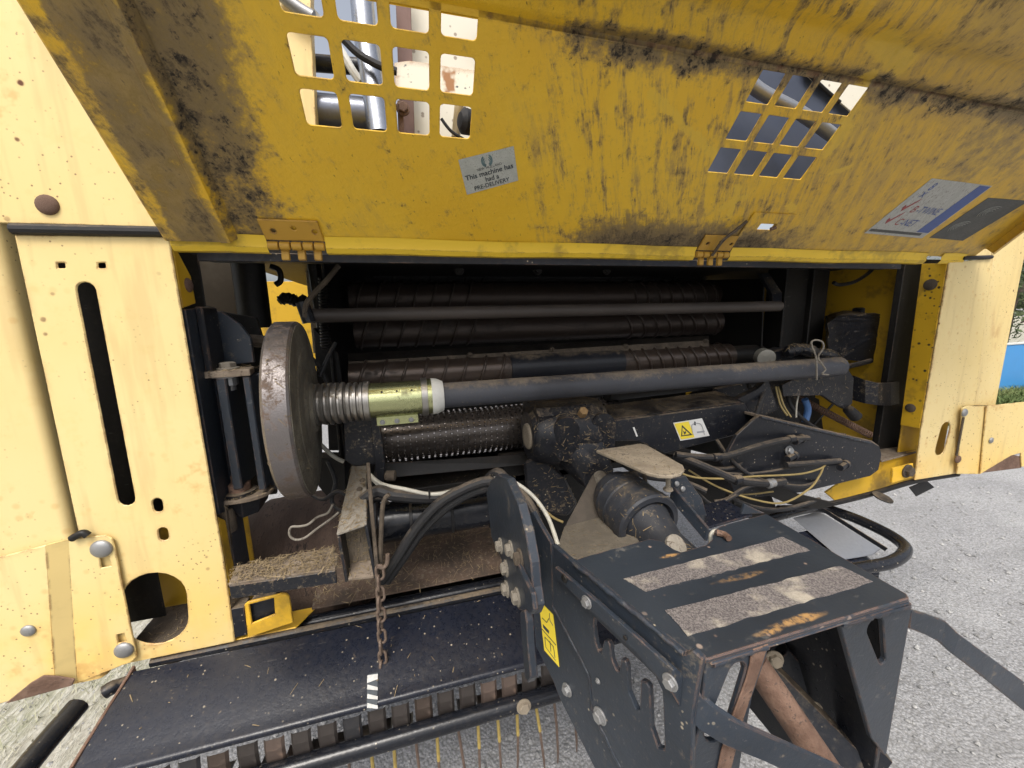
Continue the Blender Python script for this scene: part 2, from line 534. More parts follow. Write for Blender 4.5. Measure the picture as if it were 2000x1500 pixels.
CHROME = m_metal('bright cylinder steel', (.40, .42, .46), .25, .9, .2)
GOLD = m_metal('yellow zinc plated steel', (.50, .52, .27), .26, .9, .22, (.12, .10, .06))
STEEL = m_metal('worn plated steel', (.42, .40, .37), .30, .85, .35, (.10, .075, .05), 2)
DISCM = m_metal('worn disc rim steel', (.22, .20, .195), .38, .75, .6, (.085, .058, .042), 3)
DISCF = m_rough('dusty disc face', (.085, .075, .058), (.17, .155, .12), (.05, .038, .028), 16, .75, .6)
TUBEG = m_black('dusty dark grey tube', base=(.034, .036, .043), rough=.42, dust=.62, rust=.0, dustc=(.23, .19, .145), upw=.28, scale=1.5)
WHITE = m_plain('off white plastic', (.62, .62, .58), .5, var=.3)
CABLE = m_plain('pale cable', (.50, .48, .41), .5, var=.4, scale=20)
CABY = m_plain('dirty yellow cable', (.28, .21, .08), .6, var=.5, scale=20)
HOSE = m_black('dusty rubber hose', base=(.014, .014, .015), rough=.55, dust=.50, rust=0, dustc=(.15, .12, .09))
RUBBER = m_black('black rubber', base=(.010, .010, .011), rough=.55, dust=.25, rust=0)
TAN = m_rough('tan worn steel', (.21, .175, .13), (.32, .27, .20), (.12, .095, .07), 20, .75, .5)
CREAM = None
INK = m_plain('dark print', (.035, .045, .055), .6, var=.6, scale=160)
BLUEINK = m_plain('blue print', (.06, .10, .28), .5, var=.3, scale=160)
REDINK = m_plain('red print', (.30, .05, .05), .5, var=.3, scale=160)
DECY = m_plain('yellow decal', (.85, .66, .05), .4, var=.08)
DECW = m_plain('white decal', (.70, .70, .68), .4, var=.1)
STICK = m_rough('dirty grey sticker', (.38, .39, .35), (.46, .47, .43), (.22, .21, .18), 70, .6, .05)
STICK2 = m_rough('dirty sticker with streaks', (.36, .36, .33), (.44, .44, .41), (.13, .115, .09), 60, .6, .05, stretch=(1, .25, .25))
STICKD = m_rough('dark grey sticker', (.060, .062, .058), (.085, .085, .08), (.04, .038, .03), 40, .6, .05)
CHAINM = m_rough('rusty chain steel', (.095, .065, .048), (.16, .115, .085), (.05, .035, .026), 60, .65, .3)
WHITEP = None

def m_tape():
    g = Gr('grit tread tape')
    n = g.noise(6, 5, .6); f = g.noise(420, 3, .7); b = g.noise(22, 5, .65)
    c = g.mix(g.ss(f, .35, .65), (.07, .06, .06), (.19, .17, .16))
    x, y, z = g.xyz()
    # sand worn into the grit at the tape ends
    worn = g.ss(n * .7 + b * .4, .56, .66)
    c = g.mix(worn * .8, c, g.mix(f, (.28, .24, .18), (.50, .46, .38)))
    return g.out(c, .95, bump=f, bstr=.6, bdist=.002)
TAPE = m_tape()

def m_cream():
    g = Gr('cream paint with rust specks')
    d, r1, r2 = g.voro(60)
    s = g.ss(d + r2 * .3, .42, .25) * g.ss(r1, .55, .62)
    c = g.mix(g.noise(4), (.60, .57, .47), (.70, .67, .58))
    c = g.mix(s * .75, c, (.16, .11, .07))
    return g.out(c, .5)
CREAM = m_cream()
def m_plaque():
    g = Gr('white plate rusting at its edges')
    n = g.noise(12, 7, .7); e = g.edge(.02)
    c = g.mix(g.ss(n + e * .4, .55, .66), (.68, .65, .55), (.30, .14, .05))
    c = g.mix(g.ss(g.noise(40, 5), .64, .7), c, (.06, .08, .09))
    return g.out(c, .6)
WHITEP = m_plaque()
BROWNP = m_rough('brown primer steel', (.13, .075, .065), (.17, .10, .085), None, 10, .7, .15)
BLUEP = m_plain('blue grey painted sheet', (.045, .055, .085), .35, var=.35, scale=8)
BLUEH = m_plain('blue fitting', (.06, .14, .32), .4)

# ================================================================== SETTING
def m_gravel():
    g = Gr('grey gravel')
    d, r1, r2 = g.voro(120); d2, q1, q2 = g.voro(210); d3, s1, s2 = g.voro(55)
    big = g.noise(.9, 5, .6); mid = g.noise(7, 6, .7)
    v = r1 * .35 + q1 * .40 + s1 * .15 + mid * .25
    c = g.mix(g.ss(v, .25, .95), (.19, .19, .192), (.325, .325, .33))
    c = g.mix(g.ss(big, .42, .66) * .5, c, (.39, .39, .385))
    c = g.mix(g.ss(g.noise(1.6, 4, .6, g.mapv(g.pos, (.25, 1.4, 1), (0, 0, .35))), .55, .68) * .55, c, (.165, .165, .165))
    c = g.mix(g.ss(d, .45, .75) * .5, c, (.15, .145, .135))
    hgt = (1.0 - d) * .8 + (1.0 - d3) * .5
    return g.out(c, .92, bump=hgt, bstr=.7, bdist=.007)
GRAVEL = m_gravel()
def m_grassground():
    g = Gr('dry grass and stones')
    n = g.noise(3, 6, .7); f = g.noise(60, 6, .75, g.mapv(g.pos, (1, .3, 1)))
    c = g.mix(g.ss(n, .35, .65), (.32, .30, .245), (.25, .25, .17))
    c = g.mix(g.ss(f, .42, .65) * .85, c, (.47, .45, .39))
    return g.out(c, .95, bump=f, bstr=.8, bdist=.02)
GRASSG = m_grassground()

def sheet(name, pts, mat, z):
    bm = bmesh.new()
    bm.faces.new([bm.verts.new((x, y, z)) for x, y in pts])
    o = finish(name, bm, mat)
    return tag(o, kind='structure')

sheet('gravel_ground', [(-200, -200), (200, -200), (200, 200), (-200, 200)], GRAVEL, 0.0)
sheet('grass_ground', [(-60, -20), (-1.02, -3), (-.90, 1.2), (-1.3, 3.2), (-2.6, 12), (-6, 40), (-60, 60)], GRASSG, .004)
sheet('grass_verge', [(5.3, 2.75), (9, 2.3), (60, 2.0), (80, 60), (10, 40), (6.2, 6)], GRASSG, .005)

# loose stones
def pebbles():
    bm = bmesh.new()
    rnd = random.Random(3)
    for i in range(5200):
        t = rnd.random()
        if t < .55: x, y = rnd.uniform(.2, 4.2), rnd.uniform(.35, 3.2)
        elif t < .8: x, y = rnd.uniform(-.6, 1.2), rnd.uniform(.3, 1.8)
        else: x, y = rnd.uniform(-2.4, -.85), rnd.uniform(.9, 3)
        s = .0035 + .009 * rnd.random() ** 3
        r = bmesh.ops.create_icosphere(bm, subdivisions=1, radius=s) if i % 9 == 0 else None
        if r is None:
            vs = [bm.verts.new((s * math.cos(a) * rnd.uniform(.7, 1.2), s * math.sin(a) * rnd.uniform(.7, 1.2), 0)) for a in (0, 1.3, 2.5, 3.8, 5.1)]
            tp = bm.verts.new((rnd.uniform(-.3, .3) * s, rnd.uniform(-.3, .3) * s, s * .8))
            for k in range(5): bm.faces.new((vs[k], vs[(k + 1) % 5], tp))
        else:
            vs, tp = r['verts'], None
            for q in vs: q.co *= rnd.uniform(.75, 1.15)
        for q in (list(vs) + ([tp] if tp else [])):
            q.co += Vector((x, y, .004))
    return tag(finish('gravel_stones', bm, m_rough('loose stones', (.17, .17, .168), (.40, .395, .385), None, 30, .9, .2)),
               'loose grey stones scattered over the gravel yard', 'gravel', kind='stuff')
pebbles()

GREEN = m_rough('green grass', (.07, .11, .025), (.14, .17, .05), (.20, .19, .08), 3, .8, .1)
DRYG = m_rough('dry grass blades', (.42, .39, .30), (.32, .33, .21), (.50, .47, .38), 3, .8, .1)
def blades(name, label, mat, spots, n, hgt, wid, seed):
    rnd = random.Random(seed); bm = bmesh.new()
    for i in range(n):
        x0, x1, y0, y1 = rnd.choice(spots)
        x, y = rnd.uniform(x0, x1), rnd.uniform(y0, y1)
        a = rnd.uniform(0, 6.28); h = hgt * rnd.uniform(.4, 1.1); l = rnd.uniform(.3, 1.4) * h
        dx, dy = math.cos(a), math.sin(a)
        w_ = wid * rnd.uniform(.6, 1.3)
        p = [Vector((x - dy * w_, y + dx * w_, .004)), Vector((x + dy * w_, y - dx * w_, .004)),
             Vector((x + dx * l * .4 + dy * w_ * .7, y + dy * l * .4 - dx * w_ * .7, h * .7)), Vector((x + dx * l * .4 - dy * w_ * .7, y + dy * l * .4 + dx * w_ * .7, h * .7)),
             Vector((x + dx * l, y + dy * l, h))]
        vs = [bm.verts.new(q) for q in p]
        bm.faces.new(vs[:4]); bm.faces.new((vs[3], vs[2], vs[4]))
    return tag(finish(name, bm, mat), label, 'grass', kind='stuff')
blades('dry_grass', 'short dry grass beside the gravel at lower left', DRYG, [(-2.2, -.95, .8, 2.6), (-3.2, -1.3, 1.6, 4)], 6500, .035, .0016, 5)
blades('green_grass', 'green grass verge beyond the gravel at the far right', GREEN, [(5.4, 9.5, 2.5, 5.0), (7.0, 9.4, 2.85, 3.45), (7.0, 9.4, 2.85, 3.45)], 9000, .20, .006, 6)

# blue hoarding at far right
HB = .78
LOC = Vector((7.9, 3.5, 0))
ban = bpy.data.objects.new('blue_hoarding', None); COL.objects.link(ban); ban.location = LOC; ROOTLOC[ban.name] = LOC
tag(ban, 'bright blue boarding with white top rail standing on the grass verge', 'boarding')
BLUEB = m_plain('bright blue sheet', (.05, .25, .56), .45, var=.15, scale=2)
for k in range(5):
    x_, y_ = 7.9 + k * 1.02, 3.48 + k * .1
    box('panel', (x_ + .03, y_, .08), (x_ + 1.0, y_ + .03, HB), BLUEB, ban, .004)
    box('post', (x_ - .02, y_ - .02, 0), (x_ + .028, y_ + .05, HB + .02), WHITE, ban, .004)
    box('top_rail', (x_ + .03, y_ - .01, HB + .003), (x_ + .998, y_ + .04, HB + .03), WHITE, ban, .004)

LEAFM = m_rough('hedge leaves', (.030, .050, .014), (.075, .105, .03), (.11, .14, .05), 6, .7, .1)
BARK = m_rough('bark', (.08, .06, .045), (.13, .10, .08), None, 8)
def shrub(loc, rad, hgt, n, seed, label):
    rnd = random.Random(seed)
    t = bpy.data.objects.new('hedge_shrub', None); COL.objects.link(t); t.location = loc; ROOTLOC[t.name] = Vector(loc)
    tag(t, label, 'shrub', 'shrubs behind the blue boarding')
    bm = bmesh.new()
    clumps = [(Vector(loc) + Vector((rnd.uniform(-rad, rad), rnd.uniform(-rad, rad), rnd.uniform(.25, .95) * hgt)), rnd.uniform(.25, .5) * rad) for _ in range(26)]
    for i in range(n):
        c, r = rnd.choice(clumps)
        d = Vector((rnd.gauss(0, 1), rnd.gauss(0, 1), rnd.gauss(0, 1))).normalized() * r * rnd.uniform(.5, 1.05)
        p = c + d; s = rnd.uniform(.03, .075)
        u = Vector((rnd.gauss(0, 1), rnd.gauss(0, 1), rnd.gauss(0, 1))).normalized(); v = u.orthogonal().normalized()
        bm.faces.new([bm.verts.new(p - u * s), bm.verts.new(p + v * s * .45), bm.verts.new(p + u * s), bm.verts.new(p - v * s * .45)])
    tag(finish('crown', bm, LEAFM, t), kind='stuff')
    bm = bmesh.new()
    for k in range(5):
        sweep(bm, crom([Vector(loc), Vector(loc) + Vector((rnd.uniform(-.2, .2), rnd.uniform(-.2, .2), hgt * .4)), rnd.choice(clumps)[0]], 4), [.06] * 3 + [.04] * 3 + [.025] * 3, 7)
    finish('trunk', bm, BARK, t, smooth=True)
shrub((12.2, 5.3, 0), 1.5, 3.4, 5000, 1, 'tall dark green shrub behind the blue boarding, nearest the yellow panel')
shrub((14.6, 5.2, 0), 1.6, 3.0, 4000, 2, 'lower green shrub behind the blue boarding, at the picture edge')

# ================================================================== THE BALER
BLOC = Vector((.6, 1.4, 0))
BALER = bpy.data.objects.new('round_baler', None); COL.objects.link(BALER)
BALER.location = BLOC; ROOTLOC[BALER.name] = BLOC
tag(BALER, 'yellow and black round baler with its front hood raised, rollers and drive exposed', 'baler')
YF = .8
def zrel(px, py, Y): return at(px, py, Y=Y).z

# ---- left front post panel with slots
hl = []
for cx in (118, 197):
    hl.append(ats([(cx - 7, 513), (cx + 8, 513), (cx + 9, 524), (cx - 6, 524)], Y=YF))
hl.append(stadium(at(168, 566, Y=YF), at(247, 975, Y=YF), .0125, EX, EZ))
hl.append(stadium(at(307, 981, Y=YF), at(309, 993, Y=YF), .0075, EX, EZ))
hl.append(stadium(at(318, 1038, Y=YF), at(320, 1049, Y=YF), .0075, EX, EZ))
big = []
for c0, c1, r_ in [((302, 1167), (306, 1212), .0505)]:
    big = stadium(at(*c0, Y=YF), at(*c1, Y=YF), r_, EX, EZ, 12)
hl.append(big)
xl, xr = at(27, 458, Y=YF).x, -.378
zb = at(452, 1255, Y=YF).z
p_left = plate('front_panel', [(xl, YF, at(27, 458, Y=YF).z), (xr - .004, YF, at(327, 462, Y=YF).z), (xr, YF, at(327, 462, Y=YF).z - .004),
                               (xr, YF, at(448, 1105, Y=YF).z), (xr - .004, YF, zb), (xl - .01, YF, zb), (xl - .01, YF, .9)], (0, .004, 0), YOUT, BALER, hl, bevel=.0015)
p_left['label'] = 'pale yellow left front panel with a long slanted slot and a round opening'
# folded return of the panel
zr1, zr2, zr3 = at(375, 592, X=xr).z, at(440, 1010, Y=YF).z, at(445, 1150, Y=YF).z
plate('panel_return', [(xr + .0005, YF + .006, at(327, 462, Y=YF).z - .003), (xr + .0005, YF + .05, at(375, 540, X=xr).z), (xr + .0005, YF + .052, zr1), (xr + .0005, YF + .006, zr1 - .01)],
      (-.004, 0, 0), YIN, p_left)
plate('panel_return', [(xr + .0005, YF + .006, zr2), (xr + .0005, YF + .030, zr2 - .02), (xr + .0005, YF + .034, zr3 + .02), (xr + .0005, YF + .006, zr3)], (-.004, 0, 0), YIN, p_left)
plate('post_side', [(xr + .002, YF + .009, zr1 - .012), (xr + .002, YF + .10, zr1 - .004), (xr + .002, YF + .10, zr3 - .02), (xr + .002, YF + .036, zr3), (xr + .002, YF + .032, zr2 - .004), (xr + .002, YF + .009, zr2 + .004)], (-.006, 0, 0), BLKT, p_left)
bolt((xr, YF + .036, at(368, 557, X=xr).z), (1, 0, 0), .013, RUSTM, p_left, 'round')
# bottom flange of the panel folded back
fl = ats([(232, 1303), (455, 1248), (575, 1217), (618, 1228)], Z=zb - .002)
plate('bottom_flange', [(xl, YF + .006, zb + .0), (at(575, 1217, Y=YF).x, YF + .006, zb), (at(575, 1217, Y=YF).x + .03, YF + .06, zb), (xl, YF + .06, zb)], (0, 0, -.003), YTAB, p_left)
# dark cavity box behind the big opening
box('cavity_wall', (xl - .01, YF + .13, zb - .02), (xr - .002, YF + .135, .95), YIN, p_left)
box('cavity_ledge', (xl + .01, YF + .006, zb + .015), (xr - .02, YF + .128, zb + .02), MUDST, p_left)
# dark sheet added behind the slot to keep it dark
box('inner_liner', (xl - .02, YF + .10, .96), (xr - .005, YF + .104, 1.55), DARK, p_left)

# yellow tab with a square hole and black spacer
tabp = ats([(477, 1182), (484, 1176), (548, 1160), (560, 1160), (565, 1166), (573, 1216), (484, 1246)], Y=YF - .006)
tab = plate('tab_bracket', tabp, (0, .005, 0), YTAB, BALER, [ats([(487, 1181), (535, 1168), (537, 1200), (492, 1218)], Y=YF - .006)])
plate('square_tube_end', ats([(486, 1180), (536, 1167), (538, 1201), (491, 1219)], Y=YF + .004), (0, .05, 0), BLKD, tab)
plate('spacer', ats([(450, 1190), (477, 1185), (483, 1240), (457, 1247)], Y=YF + .002), (0, .03, 0), BLKD, tab)

# ---- upper left panel above the rubber strip
up = plate('upper_panel', [at(22, 436, Y=YF), at(330, 444, Y=YF), Vector((xr, YF, 2.15)), Vector((-.85, YF, 2.15)), at(-60, 434, Y=YF)], (0, .004, 0), YOUT, BALER)
up['label'] = 'smooth pale yellow panel above the left post'
bolt(at(92, 400, Y=YF - .001), (0, -1, 0), .0150, RUSTM, up, 'round')
sealp = [at(24, 447, Y=YF - .002), at(328, 453, Y=YF - .002)]
tube('rubber_strip', sealp, .0085, RUBBER, BALER, 10, spline=False)
# ---- far left panel with a rolled edge
e0, e1 = at(0, 372, Y=YF), at(140, 1052, Y=YF)
fx = (e0.x + e1.x) / 2 - .004
bm = bmesh.new()
prof = [(fx - .6, YF - .006)] + [(fx - .012 + .012 * math.sin(a), YF + .006 - .012 * math.cos(a)) for a in [R(k) for k in (0, 18, 36, 54, 72, 90)]] + [(fx, YF + .06)]
ra = [bm.verts.new((x, y, 2.15)) for x, y in prof]; rb = [bm.verts.new((x, y, .70)) for x, y in prof]
for i in range(len(prof) - 1): bm.faces.new((ra[i], ra[i + 1], rb[i + 1], rb[i]))
fp = finish('corner_panel', bm, YOUT, BALER, smooth=True, angle=60)
fp['label'] = 'tall pale yellow corner panel with a rolled edge at the left'
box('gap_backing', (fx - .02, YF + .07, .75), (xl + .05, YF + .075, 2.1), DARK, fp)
# ---- lower left overlapping guard plate, bent, rusted along the bottom
YG = YF - .008
pts1 = ats([(140, 1052), (205, 1046), (218, 1052), (224, 1072), (264, 1268), (266, 1285), (255, 1295), (238, 1300), (178, 1325), (150, 1336), (130, 1060)], Y=YG)
gl = plate('guard_plate', pts1, (0, .004, 0), YOUT, BALER, [ats([(194, 1090), (212, 1087), (217, 1106), (197, 1110)], Y=YG), ats([(228, 1240), (242, 1237), (246, 1254), (231, 1257)], Y=YG)])
gl['label'] = 'rust-edged yellow guard plate overlapping the lower left corner'
b0 = [at(137, 1053, Y=YG), at(150, 1336, Y=YG)]
ra = [at(90, 1065, Y=YG - .022), at(95, 1342, Y=YG - .022)]
rag = [(150, 1336), (142, 1322), (128, 1326), (112, 1322), (95, 1325), (70, 1340), (45, 1352), (20, 1362), (0, 1372)]
outl = [at(132, 1055, Y=YG), at(88, 1068, Y=YG - .02), at(0, 1090, Y=YG - .02), at(-160, 1130, Y=YG - .02), at(-160, 1430, Y=YG - .02), at(0, 1375, Y=YG - .02)]
plate('guard_wing', [at(90, 1065, Y=YG - .008), at(-160, 1130, Y=YG - .008), at(-160, 1432, Y=YG - .008), at(-10, 1378, Y=YG - .008),
                     at(30, 1366, Y=YG - .008), at(60, 1336, Y=YG - .008), at(84, 1322, Y=YG - .008), at(108, 1322, Y=YG - .008)], (0, .004, 0), YOUT, gl)
strip('guard_bend', [(at(90, 1065, Y=YG - .008), at(108, 1322, Y=YG - .008)), (at(134, 1054, Y=YG), at(150, 1330, Y=YG))], (0, .004, 0), m_yellow_in('bent yellow sheet', (.70, .53, .215), .12), gl, 0)
plate('rust_edge', ats([(8, 1376), (60, 1334), (84, 1320), (110, 1321), (146, 1327), (140, 1340), (60, 1362)], Y=YG - .012), (0, .003, 0), RUSTM, gl)
bolt(at(198, 1072, Y=YG - .001), (0, -1, 0), .0165, ZINC, gl, 'round')
bolt(at(242, 1270, Y=YG - .001), (0, -1, 0), .0155, ZINC, gl, 'round')
bolt(at(55, 1232, Y=YG - .009), (0, -1, 0), .0105, ZINC, gl, 'round')
tube('latch_hook', ats([(140, 1052), (150, 1046), (162, 1041), (172, 1046)], Y=YG - .004), .006, DARK, gl)

# ---- right front post panel
xfr = 1.545
fr = plate('front_panel', [Vector((xfr, YF, at(1853, 513, Y=YF).z)), at(1900, 508, Y=YF), at(1940, 505, Y=YF), at(1904, 792, Y=YF), at(1880, 795, Y=YF), at(1868, 925, Y=YF), at(1787, 938, Y=YF),
                           Vector((xfr, YF, at(1804, 840, Y=YF).z))], (0, .004, 0), YOUT, BALER,
           [stadium(at(1847, 838, Y=YF), at(1837, 876, Y=YF), .024, EX, EZ)])
fr['label'] = 'pale yellow right front panel with a tall oval hole'
strip('panel_wing', [(at(1940, 470, Y=YF), at(1904, 792, Y=YF)), (at(2012, 440, Y=YF + .02), at(1944, 792, Y=YF + .02)), (at(2004, 440, Y=YF + .10), at(1940, 792, Y=YF + .10))], (0, .004, 0), YOUT, fr)
ret = plate('panel_return', [Vector((xfr - .0005, YF + .005, at(1853, 513, Y=YF).z)), at(1800, 515, X=xfr), at(1758, 830, X=xfr), Vector((xfr - .0005, YF + .005, at(1804, 838, Y=YF).z))], (.004, 0, 0), YSPOT, fr)
ret['label'] = 'deep yellow inner return spotted with dried mud'
bolt(at(1817, 556, X=xfr - .001), (-1, 0, 0), .017, MUDST, fr, 'round')
bolt(at(1778, 797, X=xfr - .001), (-1, 0, 0), .014, MUDST, fr, 'round')
plate('back_frame', [Vector((xfr - .012, YF + .10, 1.5)), Vector((xfr + .22, YF + .10, 1.5)), Vector((xfr + .22, YF + .10, .80)), Vector((xfr - .012, YF + .10, .80))], (0, .02, 0), DARK, fr)
box('cavity_wall', (xfr + .02, YF + .06, .75), (xfr + .25, YF + .065, 1.0), YIN, fr)
ur = plate('upper_panel', [at(1878, 502, Y=YF), at(1936, 500, Y=YF), at(1950, 380, Y=YF), at(2040, 380, Y=YF), Vector((2.25, YF, 2.15)), Vector((1.5, YF, 2.15)), Vector((1.5, YF, at(1878, 502, Y=YF).z))], (0, .004, 0), YOUT, BALER)
tube('rubber_strip', ats([(1880, 504), (1936, 502)], Y=YF - .002), .006, RUBBER, BALER, 8, spline=False)
# lower right guard plate
gr_ = plate('guard_plate', ats([(1880, 797), (1890, 793), (1928, 793), (1915, 926), (1870, 926)], Y=YG - .004), (0, .004, 0), YOUT, BALER)
gr_['label'] = 'yellow guard plate with a torn rusty patch at the lower right'
plate('guard_wing', ats([(1928, 793), (2100, 775), (2100, 900), (1996, 912), (1994, 885), (1975, 890), (1950, 905), (1915, 926)], Y=YG - .010), (0, .004, 0), YOUT, gr_)
plate('rust_patch', ats([(1918, 924), (1930, 912), (1948, 898), (1978, 888), (1995, 892), (1995, 914)], Y=YG - .006), (0, .003, 0), RUSTM, gr_)
bolt(at(1884, 806, Y=YG - .006), (0, -1, 0), .013, ZINC, gr_, 'round')
bolt(at(1871, 897, Y=YG - .006), (0, -1, 0), .013, RUSTM, gr_, 'round')
bolt(at(1936, 860, Y=YG - .012), (0, -1, 0), .010, ZINC, gr_, 'round')
tube('hinge_pin', ats([(1882, 815), (1868, 890)], Y=YG - .006), .0032, MUDST, gr_, 8, spline=False)
# yellow lower sill on the right and its tab
sill = plate('lower_sill', ats([(1612, 962), (1660, 930), (1700, 900), (1790, 880), (1786, 938), (1740, 952), (1640, 985)], Y=YF + .05), (0, .006, 0), YSPOT, BALER)
plate('sill_tab', ats([(1744, 915), (1784, 905), (1784, 932), (1742, 944)], Y=YF - .004), (0, .006, 0), YTAB, sill)
bolt(at(1772, 920, Y=YF - .006), (0, -1, 0), .016, MUDST, sill)
tube('sill_lip', ats([(1520, 992), (1600, 988), (1700, 965), (1786, 940), (1870, 926)], Y=YF + .01), .008, DARK, sill, 8)

# ---- raised hood
def rrect(cx, cv, w_, h_, r_, skew=0.0, n=4):
    out = []
    for sx, sv, a0 in ((1, 1, 0), (-1, 1, 90), (-1, -1, 180), (1, -1, 270)):
        for k in range(n):
            a = R(a0 + 90 * k / (n - 1))
            x = cx + sx * (w_ / 2 - r_) + r_ * math.cos(a); v = cv + sv * (h_ / 2 - r_) + r_ * math.sin(a)
            out.append(Lh(x, v))
    return out
HX0, HX1, HV = -.376, 1.645, .337
holes = []
for j in range(3):
    for i in range(4):
        holes.append(rrect(-.099 + i * .0632, .2135 + j * .0585 + (j == 2) * .004 + i * .0003, .0475, .044, .005))
for j in range(3):
    for i in range(4):
        x, v = .604 + i * .0618, .196 + j * .0580
        holes.append(rrect(x, v, .0475, .044, .002))
lx, lv = hood_xv(1495, 443)
holes.append(rrect(lx, lv, .042, .016, .002))
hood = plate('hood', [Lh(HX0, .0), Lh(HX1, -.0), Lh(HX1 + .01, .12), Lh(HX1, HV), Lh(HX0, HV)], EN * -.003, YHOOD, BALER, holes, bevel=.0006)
hood['label'] = 'raised yellow hood seen from its muddy underside, with two grids of vent holes'
# second panel beyond the crease
bm = bmesh.new()
prof = [(HV - .002, .0005), (HV + .003, -.004), (HV + .010, .004), (HV + .020, .011), (HV + .05, .015), (HV + .062, .022), (HV + .075, .035), (HV + .10, .046), (HV + .30, .095), (HV + .32, .13)]
rows = []
NX = 40
for i in range(NX + 1):
    x = HX0 + (HX1 - HX0) * i / NX
    rows.append([bm.verts.new(Lh(x, v, h + .0012 * math.sin(x * 9 + v * 30))) for v, h in prof])
for A, B in zip(rows, rows[1:]):
    for k in range(len(prof) - 1): bm.faces.new((A[k], A[k + 1], B[k + 1], B[k]))
finish('hood_crown', bm, YHOOD, hood, smooth=True, angle=50)
# side stiffener along the left edge
def vstrip(name, prof, v0, v1, mat, parent):
    bm = bmesh.new()
    a = [bm.verts.new(Lh(x, v0, h)) for x, h in prof]; b = [bm.verts.new(Lh(x, v1, h)) for x, h in prof]
    for i in range(len(prof) - 1): bm.faces.new((a[i], a[i + 1], b[i + 1], b[i]))
    return finish(name, bm, mat, parent)
vstrip('side_stiffener', [(HX0 - .003, -.03), (HX0 - .003, .012), (HX0, .014), (-.300, .014), (-.297, .0165), (-.284, .0165), (-.274, .001)], .004, .62, YHOOD, hood)
vstrip('side_flange', [(HX1 - .02, .0015), (HX1 + .004, .003), (HX1 + .005, .028), (HX1 - .012, .030)], .03, .60, YHOOD, hood)
# bright rolled bottom lip, in lengths
def lip(x0, x1):
    bm = bmesh.new()
    prof = [(HOOD_P0 + EV * .012 + EN * .002), (HOOD_P0 + EN * .004), HOOD_P0 + Vector((0, -.003, -.012)), HOOD_P0 + Vector((0, .004, -.020)), HOOD_P0 + Vector((0, .02, -.020))]
    n = max(2, int((x1 - x0) / .1))
    rows = [[bm.verts.new(p + EX * (x0 + (x1 - x0) * i / n) + EZ * .0012 * math.sin(i * 1.7)) for p in prof] for i in range(n + 1)]
    for A, B in zip(rows, rows[1:]):
        for k in range(len(prof) - 1): bm.faces.new((A[k], A[k + 1], B[k + 1], B[k]))
    return finish('bottom_lip', bm, m_lip, hood, smooth=True, angle=40)
m_lip = m_yellow_in('bright yellow lip paint', (.78, .52, .03), .45)
lip(HX0, -.232); lip(-.137, .66); lip(.76, 1.44); lip(1.50, 1.60)
# butt hinges
def hinge(x0, x1, mat):
    h = plate('hinge', [Lh(x0, .004, .005), Lh(x1, .004, .005), Lh(x1 - .003, .043, .005), Lh(x0 - .002, .043, .005)], EN * -.004, mat, hood,
              [stadium(Lh(x0 + .017 + k * (x1 - x0) * .35, .022 + .006 * (k == 1), .005), Lh(x0 + .0171 + k * (x1 - x0) * .35, .022 + .006 * (k == 1), .005), .0042, EX, EV, 6) for k in range(3)])
    n = 5
    for k in range(n):
        a = x0 + (x1 - x0) * k / n
        lathe('knuckle', Lh(a + .001, -.006, .006), EX, [(0, .006), (.0005, .0075), ((x1 - x0) / n - .003, .0075), ((x1 - x0) / n - .002, .006)], mat, h, 14)
    for k in range(3):
        box('leaf_stub', tuple(Lh(x0 + .018 + k * .027, 0) + Vector((0, .006, -.032))), tuple(Lh(x0 + .031 + k * .027, 0) + Vector((0, .014, -.008))), mat, h, .001)
    return h
HING = m_yellow_in('rusty yellow hinge', (.50, .28, .03), .8)
hinge(-.232, -.138, HING)
hinge(.663, .757, HING)
# latch plate
lp = plate('latch_plate', [Lh(lx - .062, lv - .034, .004), Lh(lx + .055, lv - .034, .004), Lh(lx + .058, lv + .034, .004), Lh(lx - .06, lv + .034, .004)], EN * -.003, YHOOD, hood,
           [[p + EN * .004 for p in rrect(lx, lv, .045, .018, .002)]])
tube('latch_rod', [Lh(lx + .012, lv - .002, .006), Lh(lx + .022, lv + .004, .007)], .004, RUSTM, hood, 8, spline=False)
tube('bent_strip', [Lh(*hood_xv(1455, 428), .008), Lh(*hood_xv(1430, 445), .012), Lh(*hood_xv(1405, 462), .016), Lh(*hood_xv(1385, 492), .014)], .0035, MUDST, hood, 6)

# stickers
def sticker(name, px4, h, mat, t=.0006):
    return plate(name, [Lh(*hood_xv(*p), h) for p in px4], EN * -t, mat, hood, bevel=0)
def text(name, body, o3, e1, e2, size, mat, parent, align='LEFT', bold=0.0, sx=1.0):
    cu = bpy.data.curves.new(name, 'FONT'); cu.body = body; cu.size = 1.0; cu.align_x = align; cu.offset = bold
    ob = bpy.data.objects.new(name, cu); COL.objects.link(ob)
    bpy.context.view_layer.update()
    me = bpy.data.meshes.new_from_object(ob.evaluated_get(bpy.context.evaluated_depsgraph_get()))
    bpy.data.objects.remove(ob, do_unlink=True)
    for v in me.vertices:
        v.co = o3 + e1 * (v.co.x * size * sx) + e2 * (v.co.y * size)
    me.materials.clear(); me.materials.append(mat)
    return link(name, me, parent)
sp = [(895, 312), (1003, 285), (1012, 352), (912, 380)]
sticker('delivery_sticker', sp, .0008, STICK)['label'] = 'faded grey sticker with a leaf emblem and three lines of print'
q = [Lh(*hood_xv(*p), .0013) for p in sp]
s1 = (q[2] - q[3]).normalized(); s2 = EN.cross(s1).normalized()
if s2.dot(EV) < 0: s2 = -s2
org = q[3]; SW = (q[2] - q[3]).length; SH = (q[0] - q[3]).length
